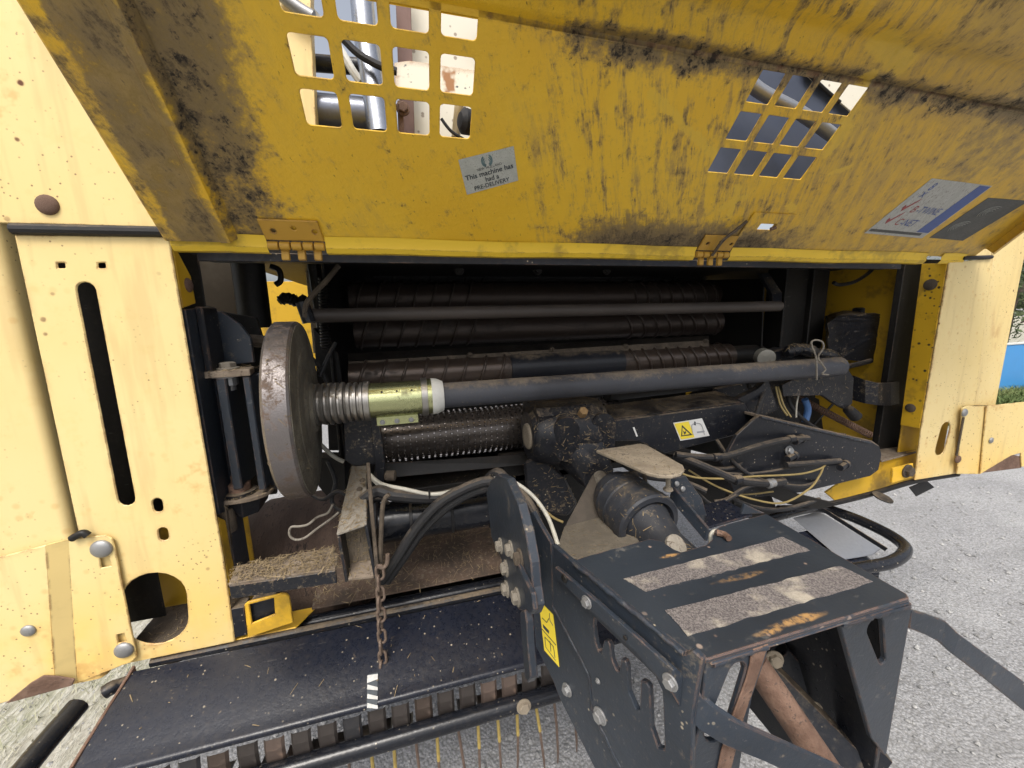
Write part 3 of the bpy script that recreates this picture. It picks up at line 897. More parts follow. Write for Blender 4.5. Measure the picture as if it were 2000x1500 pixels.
text('lettering', 'This machine has', org + s1 * SW * .50 + s2 * SH * .40, s1, s2, SH * .20, INK, hood, 'CENTER', .015, 1.02)
text('lettering', 'had a', org + s1 * SW * .53 + s2 * SH * .225, s1, s2, SH * .19, INK, hood, 'CENTER', .015)
text('lettering', 'PRE-DELIVERY', org + s1 * SW * .50 + s2 * SH * .06, s1, s2, SH * .17, INK, hood, 'CENTER', .01, 1.0)
text('lettering', 'NEW HOLLAND', org + s1 * SW * .52 + s2 * SH * .57, s1, s2, SH * .10, INK, hood, 'CENTER')
cen = org + s1 * SW * .50 + s2 * SH * .78
EMB = m_plain('faded teal print', (.12, .19, .20), .6, var=.5, scale=200)
for sgn in (-1, 1):
    for k in range(3):
        a0 = R(90 - sgn * (18 + 0)); pts = []
        r_ = SH * (.17 - .045 * k)
        for t in range(9):
            a = R(-70 + 130 * t / 8)
            pts.append(cen + s1 * sgn * (math.cos(a) * r_ * .9 + SH * .012) + s2 * (math.sin(a) * r_ - SH * .02 * k))
        inner = [cen + s1 * sgn * (math.cos(R(-70 + 130 * t / 8)) * r_ * .66 + SH * .012) + s2 * (math.sin(R(-70 + 130 * t / 8)) * r_ * .72 - SH * .02 * k) for t in range(8, -1, -1)]
        plate('emblem_leaf', pts + inner, EN * -.0002, EMB, hood, bevel=0)

sp2 = [(1688, 455), (1820, 348), (1938, 363), (1800, 465)]
sticker('feature_sticker', sp2, .0008, STICK2)['label'] = 'streaky grey sticker with red ticks, blue lettering and a blue band'
q = [Lh(*hood_xv(*p), .0013) for p in sp2]
def bil(u, v, h=0.0): return q[0] * (1 - u) * (1 - v) + q[3] * u * (1 - v) + q[2] * u * v + q[1] * (1 - u) * v + EN * h
plate('blue_band', [bil(.77, .11), bil(.985, .11), bil(.985, .985), bil(.80, .985)], EN * -.0003, BLUEINK, hood, bevel=0)
plate('grey_band', [bil(.02, .045), bil(.90, .045), bil(.90, .095), bil(.02, .095)], EN * -.0003, STICKD, hood, bevel=0)
e1 = (q[3] - q[0]).normalized(); e2 = (q[1] - q[0]).normalized(); Wd = (q[3] - q[0]).length
text('lettering', 'B', bil(.26, .44), e1, e2, .026, REDINK, hood)
text('lettering', '-TWINE', bil(.345, .44), e1, e2, .026, BLUEINK, hood, sx=.9)
text('lettering', 'C', bil(.26, .20), e1, e2, .026, REDINK, hood)
text('lettering', '-NET', bil(.345, .20), e1, e2, .026, BLUEINK, hood, sx=.95)
for vv in (.20, .44):
    a, b, c_ = bil(.09, vv + .07), bil(.13, vv), bil(.21, vv + .20)
    strip('red_tick', [(a, a + e2 * .007), (b, b + e2 * .012), (c_, c_ + e2 * .006)], EN * -.0003, REDINK, hood, 0)
text('lettering', 'x', bil(.12, .70), e1, e2, .03, BLUEINK, hood)
text('lettering', '8', bil(.12, .82), e1, e2, .026, BLUEINK, hood)
sp3 = [(1815, 464), (1930, 386), (2010, 392), (1880, 470)]
sticker('dark_sticker', sp3, .0008, STICKD)['label'] = 'dark grey sticker with thin pale curved lines'
q = [Lh(*hood_xv(*p), .0013) for p in sp3]
for cu_, cv_ in ((.35, .30), (.52, .68)):
    for k in range(4):
        rr = .05 + .035 * k
        tube('line_print', [bil(cu_ + rr * 1.3 * math.cos(a), cv_ + rr * math.sin(a)) for a in [R(70 + 22 * t) for t in range(8)]], .0004, STICK, hood, 4, n=2)

# ---- black cross beam below the hood
zt, zb2 = at(1000, 478, Y=.85).z, at(1000, 514, Y=.85).z
bmn = box('cross_beam', (-.36, .85, zb2), (1.42, .90, zt + .02), DARK, BALER, .004)
box('beam_flange', (-.36, .842, zb2 - .004), (1.42, .849, zb2 + .012), BLKD, bmn, .001)
box('chamber_roof', (-.40, .905, zt - .01), (1.62, 2.4, zt + .01), DARK, BALER)  # cover added to keep sky light out of the chamber

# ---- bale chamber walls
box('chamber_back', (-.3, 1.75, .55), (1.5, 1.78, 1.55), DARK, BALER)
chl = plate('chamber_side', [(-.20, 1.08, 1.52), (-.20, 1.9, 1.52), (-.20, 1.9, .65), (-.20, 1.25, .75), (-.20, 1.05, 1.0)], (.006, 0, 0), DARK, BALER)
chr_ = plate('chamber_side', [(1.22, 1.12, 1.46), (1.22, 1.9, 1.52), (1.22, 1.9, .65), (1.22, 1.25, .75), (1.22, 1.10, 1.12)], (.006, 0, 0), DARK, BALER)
# yellow side shields seen from inside
plate('side_shield', [(1.60, .92, 1.52), (1.60, 2.3, 1.52), (1.60, 2.3, .75), (1.60, .92, .75)], (.004, 0, 0), YIN, BALER)['label'] = 'inner face of the right yellow side shield'
plate('side_shield', [(-.62, 1.9, 1.52), (-.30, 1.9, 1.52), (-.30, 1.9, .9), (-.62, 1.9, .9)], (0, .004, 0), YIN, BALER)
plate('wheel_guard', ats([(352, 470), (452, 470), (482, 600), (470, 640), (372, 640)], Y=1.15), (0, .006, 0), m_rough('grey brown shielding', (.085, .068, .05), (.12, .10, .075), None, 9, .8, .2), BALER)
plate('shield_edge', ats([(452, 480), (478, 480), (484, 590), (470, 610)], Y=1.16), (0, .006, 0), YIN, BALER)

# ---- spiral rollers
_ribs = {}
def roller(y, z, x0, x1, r_, plain, mat, n_l, n_r, label=None, midmat=None):
    ro = lathe('roller', (x0, y, z), EX, [(0, r_ * .9), (.002, r_), (x1 - x0 - .002, r_), (x1 - x0, r_ * .9)], mat, BALER, 28)
    if label: ro['label'] = label
    key = (round(r_, 4), mat.name)
    if key not in _ribs:
        bm = bmesh.new()
        path = [Vector((.016 * math.sin(a), (r_ + .001) * math.cos(a), (r_ + .001) * math.sin(a))) for a in [2 * math.pi * k / 28 for k in range(28)]]
        sweep(bm, path, .0045, 6, True)
        bmesh.ops.recalc_face_normals(bm, faces=bm.faces)
        me = bpy.data.meshes.new('rib'); bm.to_mesh(me); bm.free()
        for p in me.polygons: p.use_smooth = True
        me.materials.append(mat); _ribs[key] = me
    for i in range(n_l):
        link('rib', _ribs[key], ro, None, Matrix.Translation((x0 + .03 + (plain[0] - x0 - .04) * i / (n_l - 1), y, z)))
    for i in range(n_r):
        link('rib', _ribs[key], ro, None, Matrix.Translation((plain[1] + .03 + (x1 - plain[1] - .06) * i / (n_r - 1), y, z)) @ Matrix.Rotation(math.pi, 4, 'Z'))
    if midmat:
        lathe('plain_band', (plain[0] + .02, y, z), EX, [(0, r_ * .97), (.001, r_ + .0025), (plain[1] - plain[0] - .031, r_ + .0025), (plain[1] - plain[0] - .03, r_ * .97)], midmat, ro, 28)
    return ro
a, b = at(700, 736, Y=1.1), at(1420, 690, Y=1.1)
roller(1.13, at(1000, 718, Y=1.1).z - .006, at(680, 736, Y=1.1).x, 1.10, .043, (at(985, 720, Y=1.1).x, at(1225, 700, Y=1.1).x), ROLLM, 8, 9, 'lowest spiral ribbed roller with a smooth black middle', ROLLP)
tube('roller_shaft', [Vector((1.10, 1.13, at(1000, 718, Y=1.1).z - .006)), Vector((1.24, 1.13, at(1000, 718, Y=1.1).z - .006))], .034, DARK, BALER, 16, spline=False)
roller(1.24, at(1000, 642, Y=1.2).z, at(690, 655, Y=1.2).x, 1.14, .045, (at(930, 648, Y=1.2).x, at(1215, 632, Y=1.2).x), ROLLD, 7, 8, 'middle spiral ribbed roller below the guide bar')
roller(1.34, at(1000, 578, Y=1.3).z, at(680, 585, Y=1.3).x, 1.21, .05, (at(920, 580, Y=1.3).x, at(1225, 572, Y=1.3).x), ROLLD, 7, 8, 'uppermost spiral ribbed roller in the dark chamber')
roller(1.45, at(1000, 530, Y=1.42).z + .02, -.12, 1.25, .05, (.3, .75), DARK, 7, 7)
# scraper plates between the rollers
sc_ = strip('scraper_plate', [(at(680, 690, Y=1.2), at(680, 712, Y=1.12)), (at(1385, 655, Y=1.2), at(1385, 672, Y=1.12))], (0, .006, -.003), DARK, BALER)
strip('scraper_edge', [(at(680, 706, Y=1.118), at(680, 722, Y=1.11)), (at(1385, 664, Y=1.118), at(1385, 676, Y=1.11))], (0, .004, -.003), MUDST, sc_)
for px, py in ((918, 693), (1078, 683), (1222, 676), (1378, 666)):
    bolt(at(px, py, Y=1.116), (0, -.6, .8), .007, MUDST, sc_)
for px in (897, 1050, 1185):
    bolt(at(px, 528, Y=1.20), (0, -1, 0), .011, DARK, bmn)
# ---- guide bar with bent arms
ya = 1.0
gb = tube('guide_bar', [at(598, 617, Y=ya), at(1522, 598, Y=ya)], .0165, m_black('brown dusted bar', base=(.045, .037, .032), rough=.5, dust=.6, rust=.1, dustc=(.13, .10, .075), upw=.2), BALER, 18, spline=False)
gb['label'] = 'brown dusted horizontal guide bar across the chamber mouth'
strip('guide_arm', [(at(1484, 533, Y=ya + .06), at(1502, 533, Y=ya + .06)), (at(1508, 575, Y=ya + .01), at(1528, 572, Y=ya + .01)), (at(1510, 600, Y=ya - .012), at(1526, 600, Y=ya - .012))], (0, .012, 0), BLKD, gb)
tube('guide_link', ats([(662, 518), (640, 545), (600, 590), (596, 620)], Y=ya - .03), .006, MUDST, gb, 8)
tube('bar_end', ats([(590, 590), (604, 630)], Y=ya - .02), .014, BLKD, gb, 10, spline=False)

# ---- knurled feed roller
yk, zk = 1.08, at(890, 848, Y=1.03).z - .01
x0k, x1k = at(722, 868, Y=1.05).x, .62
kr = lathe('knurled_roller', (x0k, yk, zk), EX, [(0, .05), (.004, .064), (x1k - x0k, .064)], m_metal('oily dark roller', (.10, .085, .075), .25, .6, .3, (.02, .016, .013)), BALER, 32)
kr['label'] = 'dark oily feed roller covered in small shiny studs'
bm = bmesh.new()
for i in range(46):
    for k in range(36):
        a = 2 * math.pi * (k + .5 * (i % 2)) / 36
        x = x0k + .012 + i * (x1k - x0k - .02) / 46
        c = Vector((x, yk + .064 * math.cos(a), zk + .064 * math.sin(a)))
        if math.cos(a) > .5: continue
        n_ = Vector((0, math.cos(a), math.sin(a))); t = EX.cross(n_)
        vs = [bm.verts.new(c + (EX * sx + t * st) * .0028) for sx, st in ((-1, -.9), (1, -.9), (1, .9), (-1, .9))]
        vt = [bm.verts.new(c + (EX * sx + t * st) * .0018 + n_ * .003) for sx, st in ((-1, -.9), (1, -.9), (1, .9), (-1, .9))]
        bm.faces.new(vt)
        for q_ in range(4): bm.faces.new((vs[q_], vs[(q_ + 1) % 4], vt[(q_ + 1) % 4], vt[q_]))
tag(finish('studs', bm, m_metal('wet stud steel', (.30, .28, .27), .18, .9, .12), kr), kind='stuff')
box('roller_tray', (x0k, 1.0, zk - .14), (.62, 1.22, zk - .12), DARK, BALER)
strip('tray_lip', [(at(740, 905, Y=1.0), at(742, 935, Y=.98)), (at(1060, 885, Y=1.0), at(1060, 905, Y=.98))], (0, .006, -.002), DARK, BALER)

# ---- left mounting bracket and uprights
YB = .90
br = plate('mount_bracket', ats([(357, 588), (374, 586), (385, 606), (432, 608), (468, 633), (489, 660), (496, 708), (384, 720), (370, 650)], Y=YB), (0, .010, 0), BLKT, BALER)
br['label'] = 'black left mounting bracket with a dusty shelf and bolts'
zs = at(440, 722, Y=.86).z
plate('bracket_shelf', [Vector((at(381, 722, Y=.85).x, .835, zs)), Vector((at(490, 722, Y=.85).x, .845, zs)), Vector((at(496, 710, Y=.9).x, .898, zs)), Vector((at(384, 720, Y=.9).x, .898, zs))], (0, 0, -.013), DUSTY, br)
box('bracket_flange', (xr + .002, .84, zs - .004), (xr + .014, .898, at(372, 600, Y=.86).z), BLKD, br)
bolt(at(391, 642, Y=YB - .003), (.35, -1, 0), .0155, ZINC, br)
bolt(Vector((at(445, 712, Y=.87).x, .868, zs + .001)), (0, 0, 1), .0145, DUSTG, br)
zq = Vector((at(446, 745, Y=.868).x, .868, zs - .010))
lathe('lock_nut', zq, -EZ, [(0, .026), (.005, .026), (.006, .017), (.021, .017), (.023, .012), (.032, .012)], ZINC, br, 12)
def upright(px0, px1, y, d, mat):
    t0, t1 = at(px0, 745, Y=y), at(px1, 745, Y=y)
    zl_ = at(px0, 962, Y=y).z
    return box('upright', (t0.x, y, zl_), (t1.x, y + d, zs - .014), mat, br, .002)
upright(380, 420, .868, .07, BLKT); upright(421, 441, .842, .09, BLKT); upright(474, 489, .846, .09, BLKT); upright(490, 530, .885, .06, BLKT)
zs2 = at(470, 965, Y=.86).z
plate('bracket_backing', ats([(380, 600), (500, 620), (535, 730), (540, 965), (440, 975), (395, 740)], Y=1.0), (0, .01, 0), DARK, br)
lower = []
for k in range(14):
    a = R(-200 + 220 * k / 13)
    lower.append(Vector((at(470, 965, Y=.86).x + .056 * math.cos(a), .87 + .042 * math.sin(a), zs2)))
bb = plate('lower_bracket', lower, (0, 0, -.008), DUSTY, BALER)
bb['label'] = 'lower left bracket shelf with a rusty bolt standing in chaff'
lathe('washer', Vector((at(468, 950, Y=.865).x, .865, zs2)), EZ, [(0, .030), (.007, .030), (.008, .022)], BLKD, bb, 24)
lathe('rusty_bolt', Vector((at(468, 950, Y=.865).x, .865, zs2 + .008)), EZ, [(0, .020), (.014, .020), (.016, .013), (.032, .013), (.033, .010)], RUSTM, bb, 12)
strip('cup_plate', [(at(430, 975, Y=.85), at(448, 1000, Y=.86)), (at(470, 978, Y=.832), at(475, 1012, Y=.845)), (at(510, 970, Y=.85), at(505, 1000, Y=.86)), (at(527, 945, Y=.88), at(522, 975, Y=.89))], (0, .006, 0), BLKD, bb)
lathe('stop_roller', at(438, 985, Y=.85), EZ, [(-.06, .012), (-.058, .016), (-.01, .016), (-.008, .012)], MUDST, bb, 16)
plate('upright_foot', ats([(418, 1000), (440, 985), (450, 1060), (456, 1120), (446, 1150), (430, 1080)], Y=.83), (0, .01, 0), MUDST, bb)

# ---- heavy disc, corrugated coupling and the long tube: one removable shaft
ax_z = at(870, 772, Y=.86).z
SH0 = Vector((-.205, .86, ax_z))
SHAFT = bpy.data.objects.new('net_roll_shaft', None); COL.objects.link(SHAFT); SHAFT.location = SH0; ROOTLOC[SHAFT.name] = SH0
tag(SHAFT, 'long grey tube with a bright coupling and heavy worn disc, lying across the opening', 'shaft')
tl = R(5)
dax = Vector((math.cos(tl), math.sin(tl), 0))
RD = .178
bm = bmesh.new()
lathe_bm(bm, SH0 - dax * .046 + Vector((-.006, 0, -.006)), dax, [(0, RD * .55), (.001, RD - .006), (.006, RD), (.040, RD), (.044, RD - .003)], 72)
finish('disc_rim', bm, DISCM, SHAFT, smooth=True, angle=25)
bm = bmesh.new()
lathe_bm(bm, SH0 - dax * .0018 + Vector((-.006, 0, -.006)), dax, [(0, RD - .004), (.0015, RD - .005), (.003, RD - .03), (.0035, .125), (.0050, .122), (.0050, .075), (.008, .070), (.010, .052), (.016, .048), (.018, .03)], 72)
finish('disc_face', bm, DISCF, SHAFT, smooth=True, angle=25)
xc0, xc1 = at(604, 790, Y=.86).x, at(716, 786, Y=.86).x
prof = []
N = 9
for i in range(N):
    s = (xc1 - xc0) * i / N; d_ = (xc1 - xc0) / N
    rr = .043 if i < 6 else .041
    prof += [(s, rr - .006), (s + d_ * .15, rr), (s + d_ * .62, rr + .001), (s + d_ * .75, rr - .006)]
lathe('corrugated_sleeve', (xc0, .86, ax_z), EX, prof, STEEL, SHAFT, 36, 25)
g0, g1 = xc1, at(846, 776, Y=.86).x
lathe('clamp_ring', (g0 - .004, .86, ax_z), EX, [(0, .036), (.001, .0425), (.012, .0425), (.013, .036)], STEEL, SHAFT, 36)
lathe('plated_sleeve', (g0 + .004, .86, ax_z), EX, [(0, .036), (.001, .0375), (g1 - g0 - .03, .0375), (g1 - g0 - .028, .039), (g1 - g0 - .006, .039), (g1 - g0, .034)], GOLD, SHAFT, 40)['label'] = 'shiny yellow zinc plated sleeve'
lathe('clamp_ring', (g1 - .026, .86, ax_z), EX, [(0, .038), (.001, .0425), (.013, .0425), (.014, .038)], STEEL, SHAFT, 36)
for k in range(3):
    bolt(Vector((g0 + .035 + k * .030, .86 - .030, ax_z + .0225)), (0, -.8, .6), .0022, DARK, SHAFT, 'round')
box('clamp_tab', (g0 + .018, .845, ax_z - .054), (g1 - .035, .852, ax_z - .034), GOLD, SHAFT, .001)
for k in range(3):
    bolt(Vector((g0 + .03 + k * .03, .845, ax_z - .046)), (0, -1, 0), .004, ZINC, SHAFT)
w0 = g1 - .004
lathe('plastic_collar', (w0, .86, ax_z), EX, [(0, .034), (.001, .0405), (.012, .0395), (.026, .033), (.027, .028)], WHITE, SHAFT, 36)['label'] = 'white tapered plastic collar'
tx1 = at(1640, 712, Y=.86).x
lathe('long_tube', (w0 + .01, .86, ax_z), EX, [(0, .027), (.002, .0285), (tx1 - w0 - .012, .0285), (tx1 - w0 - .01, .026)], TUBEG, SHAFT, 36)
lathe('end_ring', (tx1 - .20, .93, ax_z + .028), Vector((.4, .9, .1)), [(0, .018), (.001, .026), (.03, .026), (.031, .018)], m_metal('pale bearing ring', (.34, .33, .29), .4, .5, .4, (.15, .12, .09)), SHAFT, 24)

# retaining clip on the tube
def rclip(name, pts, label, loc):
    path = crom(pts, 6)
    bm = bmesh.new(); sweep(bm, path, .0024, 8)
    o = finish(name, bm, DUSTG, None, smooth=True, loc=loc)
    return tag(o, label, 'clip', 'wire retaining clips')
yc = .815
rclip('retaining_clip', ats([(1595, 742), (1594, 700), (1587, 680), (1585, 668), (1594, 664), (1606, 668), (1608, 680), (1598, 697), (1606, 712), (1612, 722), (1606, 730), (1618, 732)], Y=yc),
      'bent wire spring clip through the right end of the long grey tube', at(1600, 742, Y=yc))
yc = .80
rclip('retaining_clip', ats([(650, 985), (640, 1002), (620, 1010), (602, 1024), (585, 1028), (568, 1030), (566, 1046), (578, 1054), (596, 1050), (620, 1032), (648, 1012), (662, 1000)], Y=yc),
      'looped wire spring clip hanging beside the dusty channel end at left', at(580, 1054, Y=yc))

# ---- end bracket of the tube at right
eb = plate('end_bracket', ats([(1528, 752), (1560, 735), (1622, 700), (1642, 700), (1668, 738), (1665, 788), (1652, 800), (1632, 790), (1606, 772), (1530, 774)], Y=.885), (0, .012, 0), BLKM, BALER)
eb['label'] = 'chaff covered bracket plate carrying the right end of the tube'
lathe('rubber_stop', at(1655, 798, Y=.88), (at(1690, 832, Y=.87) - at(1655, 798, Y=.88)), [(0, .006), (.004, .015), (.045, .018), (.052, .012)], RUBBER, eb, 18)
tube('dirt_lump', ats([(1535, 690), (1560, 682), (1600, 690), (1635, 697)], Y=.91), [.012, .016, .020, .014, .018, .02, .015, .018, .016, .02, .018, .012, .016, .015, .018, .016, .018, .012, .01][:19], BLKM, eb, 10)

# ---- right interior: column, tank, strap, spring
col = box('column', (at(1532, 600, Y=1.08).x, 1.08, .90), (at(1578, 600, Y=1.08).x, 1.16, 1.52), DARK, BALER, .004)
col['label'] = 'black upright column inside the right side'
box('column_rib', (at(1584, 600, Y=1.06).x, 1.06, .92), (at(1614, 600, Y=1.06).x, 1.2, 1.52), DARK, col, .003)
bm = bmesh.new()
for Y_, pts_ in ((.99, [(1618, 630), (1640, 616), (1740, 612), (1768, 630), (1772, 690), (1760, 706), (1640, 704), (1618, 690)]), (1.2, [(1612, 615), (1650, 600), (1760, 600), (1765, 690), (1640, 690), (1612, 680)])):
    for p in ats(pts_, Y=Y_): bm.verts.new(p)
bmesh.ops.convex_hull(bm, input=bm.verts)
bmesh.ops.subdivide_edges(bm, edges=bm.edges, cuts=5, use_grid_fill=True)
rnd = random.Random(8)
for v in bm.verts: v.co += Vector((rnd.uniform(-1, 1), rnd.uniform(-1, 1), rnd.uniform(-1, 1))) * .0025
tk = finish('tank', bm, BLKM, BALER, smooth=True, angle=60)
tk['label'] = 'dirt covered black tank with a round cap'
lathe('cap', at(1688, 612, Y=1.06), EZ, [(-.005, .034), (0, .038), (.018, .038), (.022, .034)], BLKM, tk, 24)
strip('curved_strap', [(at(1668, 733, Y=.93), at(1668, 782, Y=.93)), (at(1690, 742, Y=.90), at(1690, 788, Y=.90)), (at(1715, 748, Y=.885), at(1715, 792, Y=.885)), (at(1740, 748, Y=.885), at(1740, 792, Y=.885)), (at(1757, 745, Y=.89), at(1757, 788, Y=.89))], (0, .008, 0), BLKM, BALER)
def helix(p0, p1, r_, turns, wire, mat, parent, name='spring'):
    axis = (p1 - p0); L = axis.length; axis.normalize()
    u = axis.orthogonal().normalized(); v = axis.cross(u)
    n = turns * 10
    bm = bmesh.new()
    sweep(bm, [p0 + axis * (L * i / n) + (u * math.cos(2 * math.pi * i / 10) + v * math.sin(2 * math.pi * i / 10)) * r_ for i in range(n + 1)], wire, 5)
    return finish(name, bm, mat, parent, smooth=True)
helix(at(1560, 778, Y=.96), at(1700, 850, Y=.90), .010, 34, .0022, RUSTM, BALER)
tube('blue_pipe', ats([(1572, 780), (1578, 800), (1572, 825)], Y=.93), .010, BLUEH, BALER, 10)
tube('diagonal_rod', ats([(1640, 775), (1580, 840)], Y=1.0), .004, DARK, BALER, 6, spline=False)
tube('loose_cable', ats([(1712, 512), (1700, 530), (1670, 550), (1640, 556), (1628, 552)], Y=1.0), .006, RUBBER, BALER, 8)
plate('floor_ledge', ats([(1690, 880), (1790, 868), (1790, 882), (1722, 900)], Z=at(1740, 880, Y=.88).z), (0, 0, -.006), DUSTY, BALER)
plate('frame_end', ats([(1745, 835), (1795, 838), (1790, 885), (1738, 880)], Y=.90), (0, .012, 0), BLKD, BALER)

# ---- wedge shaped side arm at right
wf = ats([(1470, 822), (1484, 812), (1700, 862), (1718, 872), (1722, 888), (1716, 918), (1700, 930), (1565, 962), (1440, 975), (1410, 905), (1440, 850)], Y=.80)
wa = plate('side_arm', wf, (0, .010, 0), BLKD, BALER)
wa['label'] = 'wedge shaped black side arm carrying hydraulic hoses'
plate('arm_flange', [at(1484, 811, Y=.81), at(1704, 861, Y=.81), at(1718, 871, Y=.81), at(1718, 871, Y=.81) + Vector((-.02, .07, 0)), at(1484, 811, Y=.81) + Vector((0, .09, 0))], (0, 0, -.008), DUSTY, wa)
plate('gusset', ats([(1440, 780), (1480, 760), (1500, 740), (1520, 800), (1490, 812), (1470, 822), (1440, 850), (1420, 830)], Y=.88), (0, .02, 0), BLKM, wa)
plate('rear_gusset', ats([(1400, 760), (1520, 735), (1570, 780), (1560, 830), (1430, 850)], Y=1.0), (0, .02, 0), BLKM, wa)
for px, py in ((1555, 855), (1640, 905), (1540, 888)):
    lathe('hose_fitting', at(px + 14, py, Y=.795), Vector((-1, -.3, -.05)), [(0, .009), (.004, .012), (.016, .012), (.018, .009), (.05, .009)], BLKD, wa, 12)
bolt(at(1541, 880, Y=.797), (0, -1, .2), .010, ZINC, wa)
def hose(pts, r_, mat=None, name='hose', n=8):
    return tube(name, [at(p[0], p[1], Y=p[2]) for p in pts], r_, mat or HOSE, BALER, 10, n)
hose([(1320, 888, .80), (1370, 893, .78), (1420, 890, .77), (1480, 872, .77), (1530, 860, .78), (1578, 856, .79)], .0085)
hose([(1318, 890, .82), (1360, 905, .77), (1400, 922, .75), (1440, 938, .74), (1500, 944, .75), (1530, 940, .77)], .0105)
hose([(1330, 895, .84), (1390, 915, .80), (1440, 910, .80), (1455, 880, .82), (1470, 830, .84), (1490, 770, .88), (1500, 740, .92)], .006)
hose([(1535, 908, .775), (1580, 905, .775), (1640, 900, .785)], .008)
hose([(1395, 980, .76), (1420, 975, .75), (1450, 955, .74), (1480, 945, .74)], .005)
hose([(1305, 902, .80), (1340, 928, .75), (1400, 935, .74), (1480, 930, .75), (1560, 926, .76), (1600, 916, .77), (1612, 908, .78)], .0026, CABY, 'cable')
hose([(1345, 918, .80), (1400, 950, .76), (1470, 975, .74), (1530, 982, .74), (1580, 955, .75), (1600, 930, .76), (1608, 912, .78)], .0026, CABY, 'cable')
hose([(1520, 755, .90), (1530, 790, .88), (1545, 815, .86)], .0028, CABY, 'cable')
hose([(1515, 755, .90), (1524, 790, .88), (1538, 812, .86)], .0028, CABY, 'cable')
hose([(1560, 770, .92), (1556, 790, .90), (1555, 815, .86)], .0024, CABLE, 'cable')
hose([(1215, 905, .80), (1260, 930, .78), (1330, 940, .74), (1380, 960, .70)], .007)
hose([(1400, 860, .86), (1430, 900, .80), (1480, 935, .77), (1560, 950, .77), (1600, 940, .80)], .0055)
hose([(1350, 900, .83), (1420, 925, .79), (1500, 922, .785), (1580, 905, .79)], .0045)
hose([(1460, 745, .95), (1475, 800, .90), (1468, 860, .83), (1450, 930, .80)], .0065)
hose([(1585, 700, .97), (1610, 712, .95), (1650, 716, .96), (1700, 705, .98)], .009)
hose([(1535, 760, .95), (1550, 800, .92), (1600, 840, .90), (1650, 850, .90)], .006)
hose([(1420, 968, .78), (1470, 990, .76), (1530, 995, .77), (1600, 975, .80)], .006)
hose([(1380, 940, .80), (1440, 965, .78), (1510, 960, .78)], .0024, CABY, 'cable')
hose([(1330, 925, .76), (1370, 970, .72), (1400, 985, .72), (1450, 960, .75)], .004)
for px, py, y, r_ in ((1505, 944, .747, .0125), (1400, 893, .772, .0105), (1545, 857, .783, .0105), (1440, 937, .738, .0125)):
    lathe('hose_crimp', at(px, py, Y=y) - EX * .012, Vector((1, 0, .05)), [(0, r_ * .8), (.002, r_), (.012, r_), (.013, r_ * .9), (.022, r_ * .9), (.024, r_ * .7)], ZINC if px in (1505,) else BLKD, BALER, 14)
plate('valve_block', ats([(1500, 690), (1540, 680), (1600, 684), (1640, 694), (1646, 712), (1600, 716), (1505, 716)], Y=.93), (0, .05, 0), BLKM, BALER)
plate('rear_web', ats([(1370, 770), (1520, 740), (1600, 780), (1610, 850), (1560, 920), (1420, 900)], Y=1.04), (0, .02, 0), DARK, BALER)
plate('lower_web', ats([(1300, 890), (1420, 900), (1480, 960), (1500, 1000), (1400, 1010), (1320, 960)], Y=.94), (0, .02, 0), DARK, BALER)
plate('under_bar', ats([(1460, 925), (1560, 965), (1640, 985), (1600, 995), (1540, 985), (1450, 945)], Y=.79), (0, .01, 0), DARK, wa)
plate('hanger_plate', ats([(1440, 950), (1500, 950), (1520, 1000), (1470, 1015), (1430, 1000)], Y=.83), (0, .008, 0), DARK, wa)

# ---- gear case
gx = .36
gc = bpy.data.objects.new('gear_case', None)
bm = bmesh.new()
yg, zg = .93, at(1120, 850, Y=.86).z - .01
def ring(x, r_, y=yg, z=zg, n=20, sq=1.0):
    return [Vector((x, y + r_ * math.cos(a), z + r_ * sq * math.sin(a))) for a in [2 * math.pi * k / n for k in range(n)]]
def add_hull(bm, pts):
    b2 = bmesh.new()
    for p in pts: b2.verts.new(p)
    bmesh.ops.convex_hull(b2, input=b2.verts)
    bmesh.ops.delete(b2, geom=[v for v in b2.verts if not v.link_faces], context='VERTS')
    me = bpy.data.meshes.new('tmp'); b2.to_mesh(me); b2.free()
    bm.from_mesh(me); bpy.data.meshes.remove(me)
xa, xb = at(1046, 850, Y=.86).x, at(1196, 845, Y=.86).x
add_hull(bm, ring(xa, .062) + ring(xa + .012, .074) + ring(xa + .06, .086) + ring(xb - .05, .092) + ring(xb - .01, .082) + ring(xb, .06))
# square top cover
zt_ = at(1120, 785, Y=.92).z
add_hull(bm, [Vector((x, y, z)) for x in (xa + .010, xb - .045) for y in (.885, 1.0) for z in (zg, zt_)] + [Vector((x, .87, zt_ - .018)) for x in (xa + .012, xb - .040)])
# two shoulders on the front
for xs, r_ in ((xa + .075, .030), (xb - .035, .030)):
    add_hull(bm, [p for dz in (.035, -.02) for p in [Vector((xs + r_ * math.cos(a), yg - .078 - .016 * abs(math.cos(a / 2)), zg + dz + r_ * math.sin(a))) for a in [2 * math.pi * k / 12 for k in range(12)]]] + ring(xs, .05))
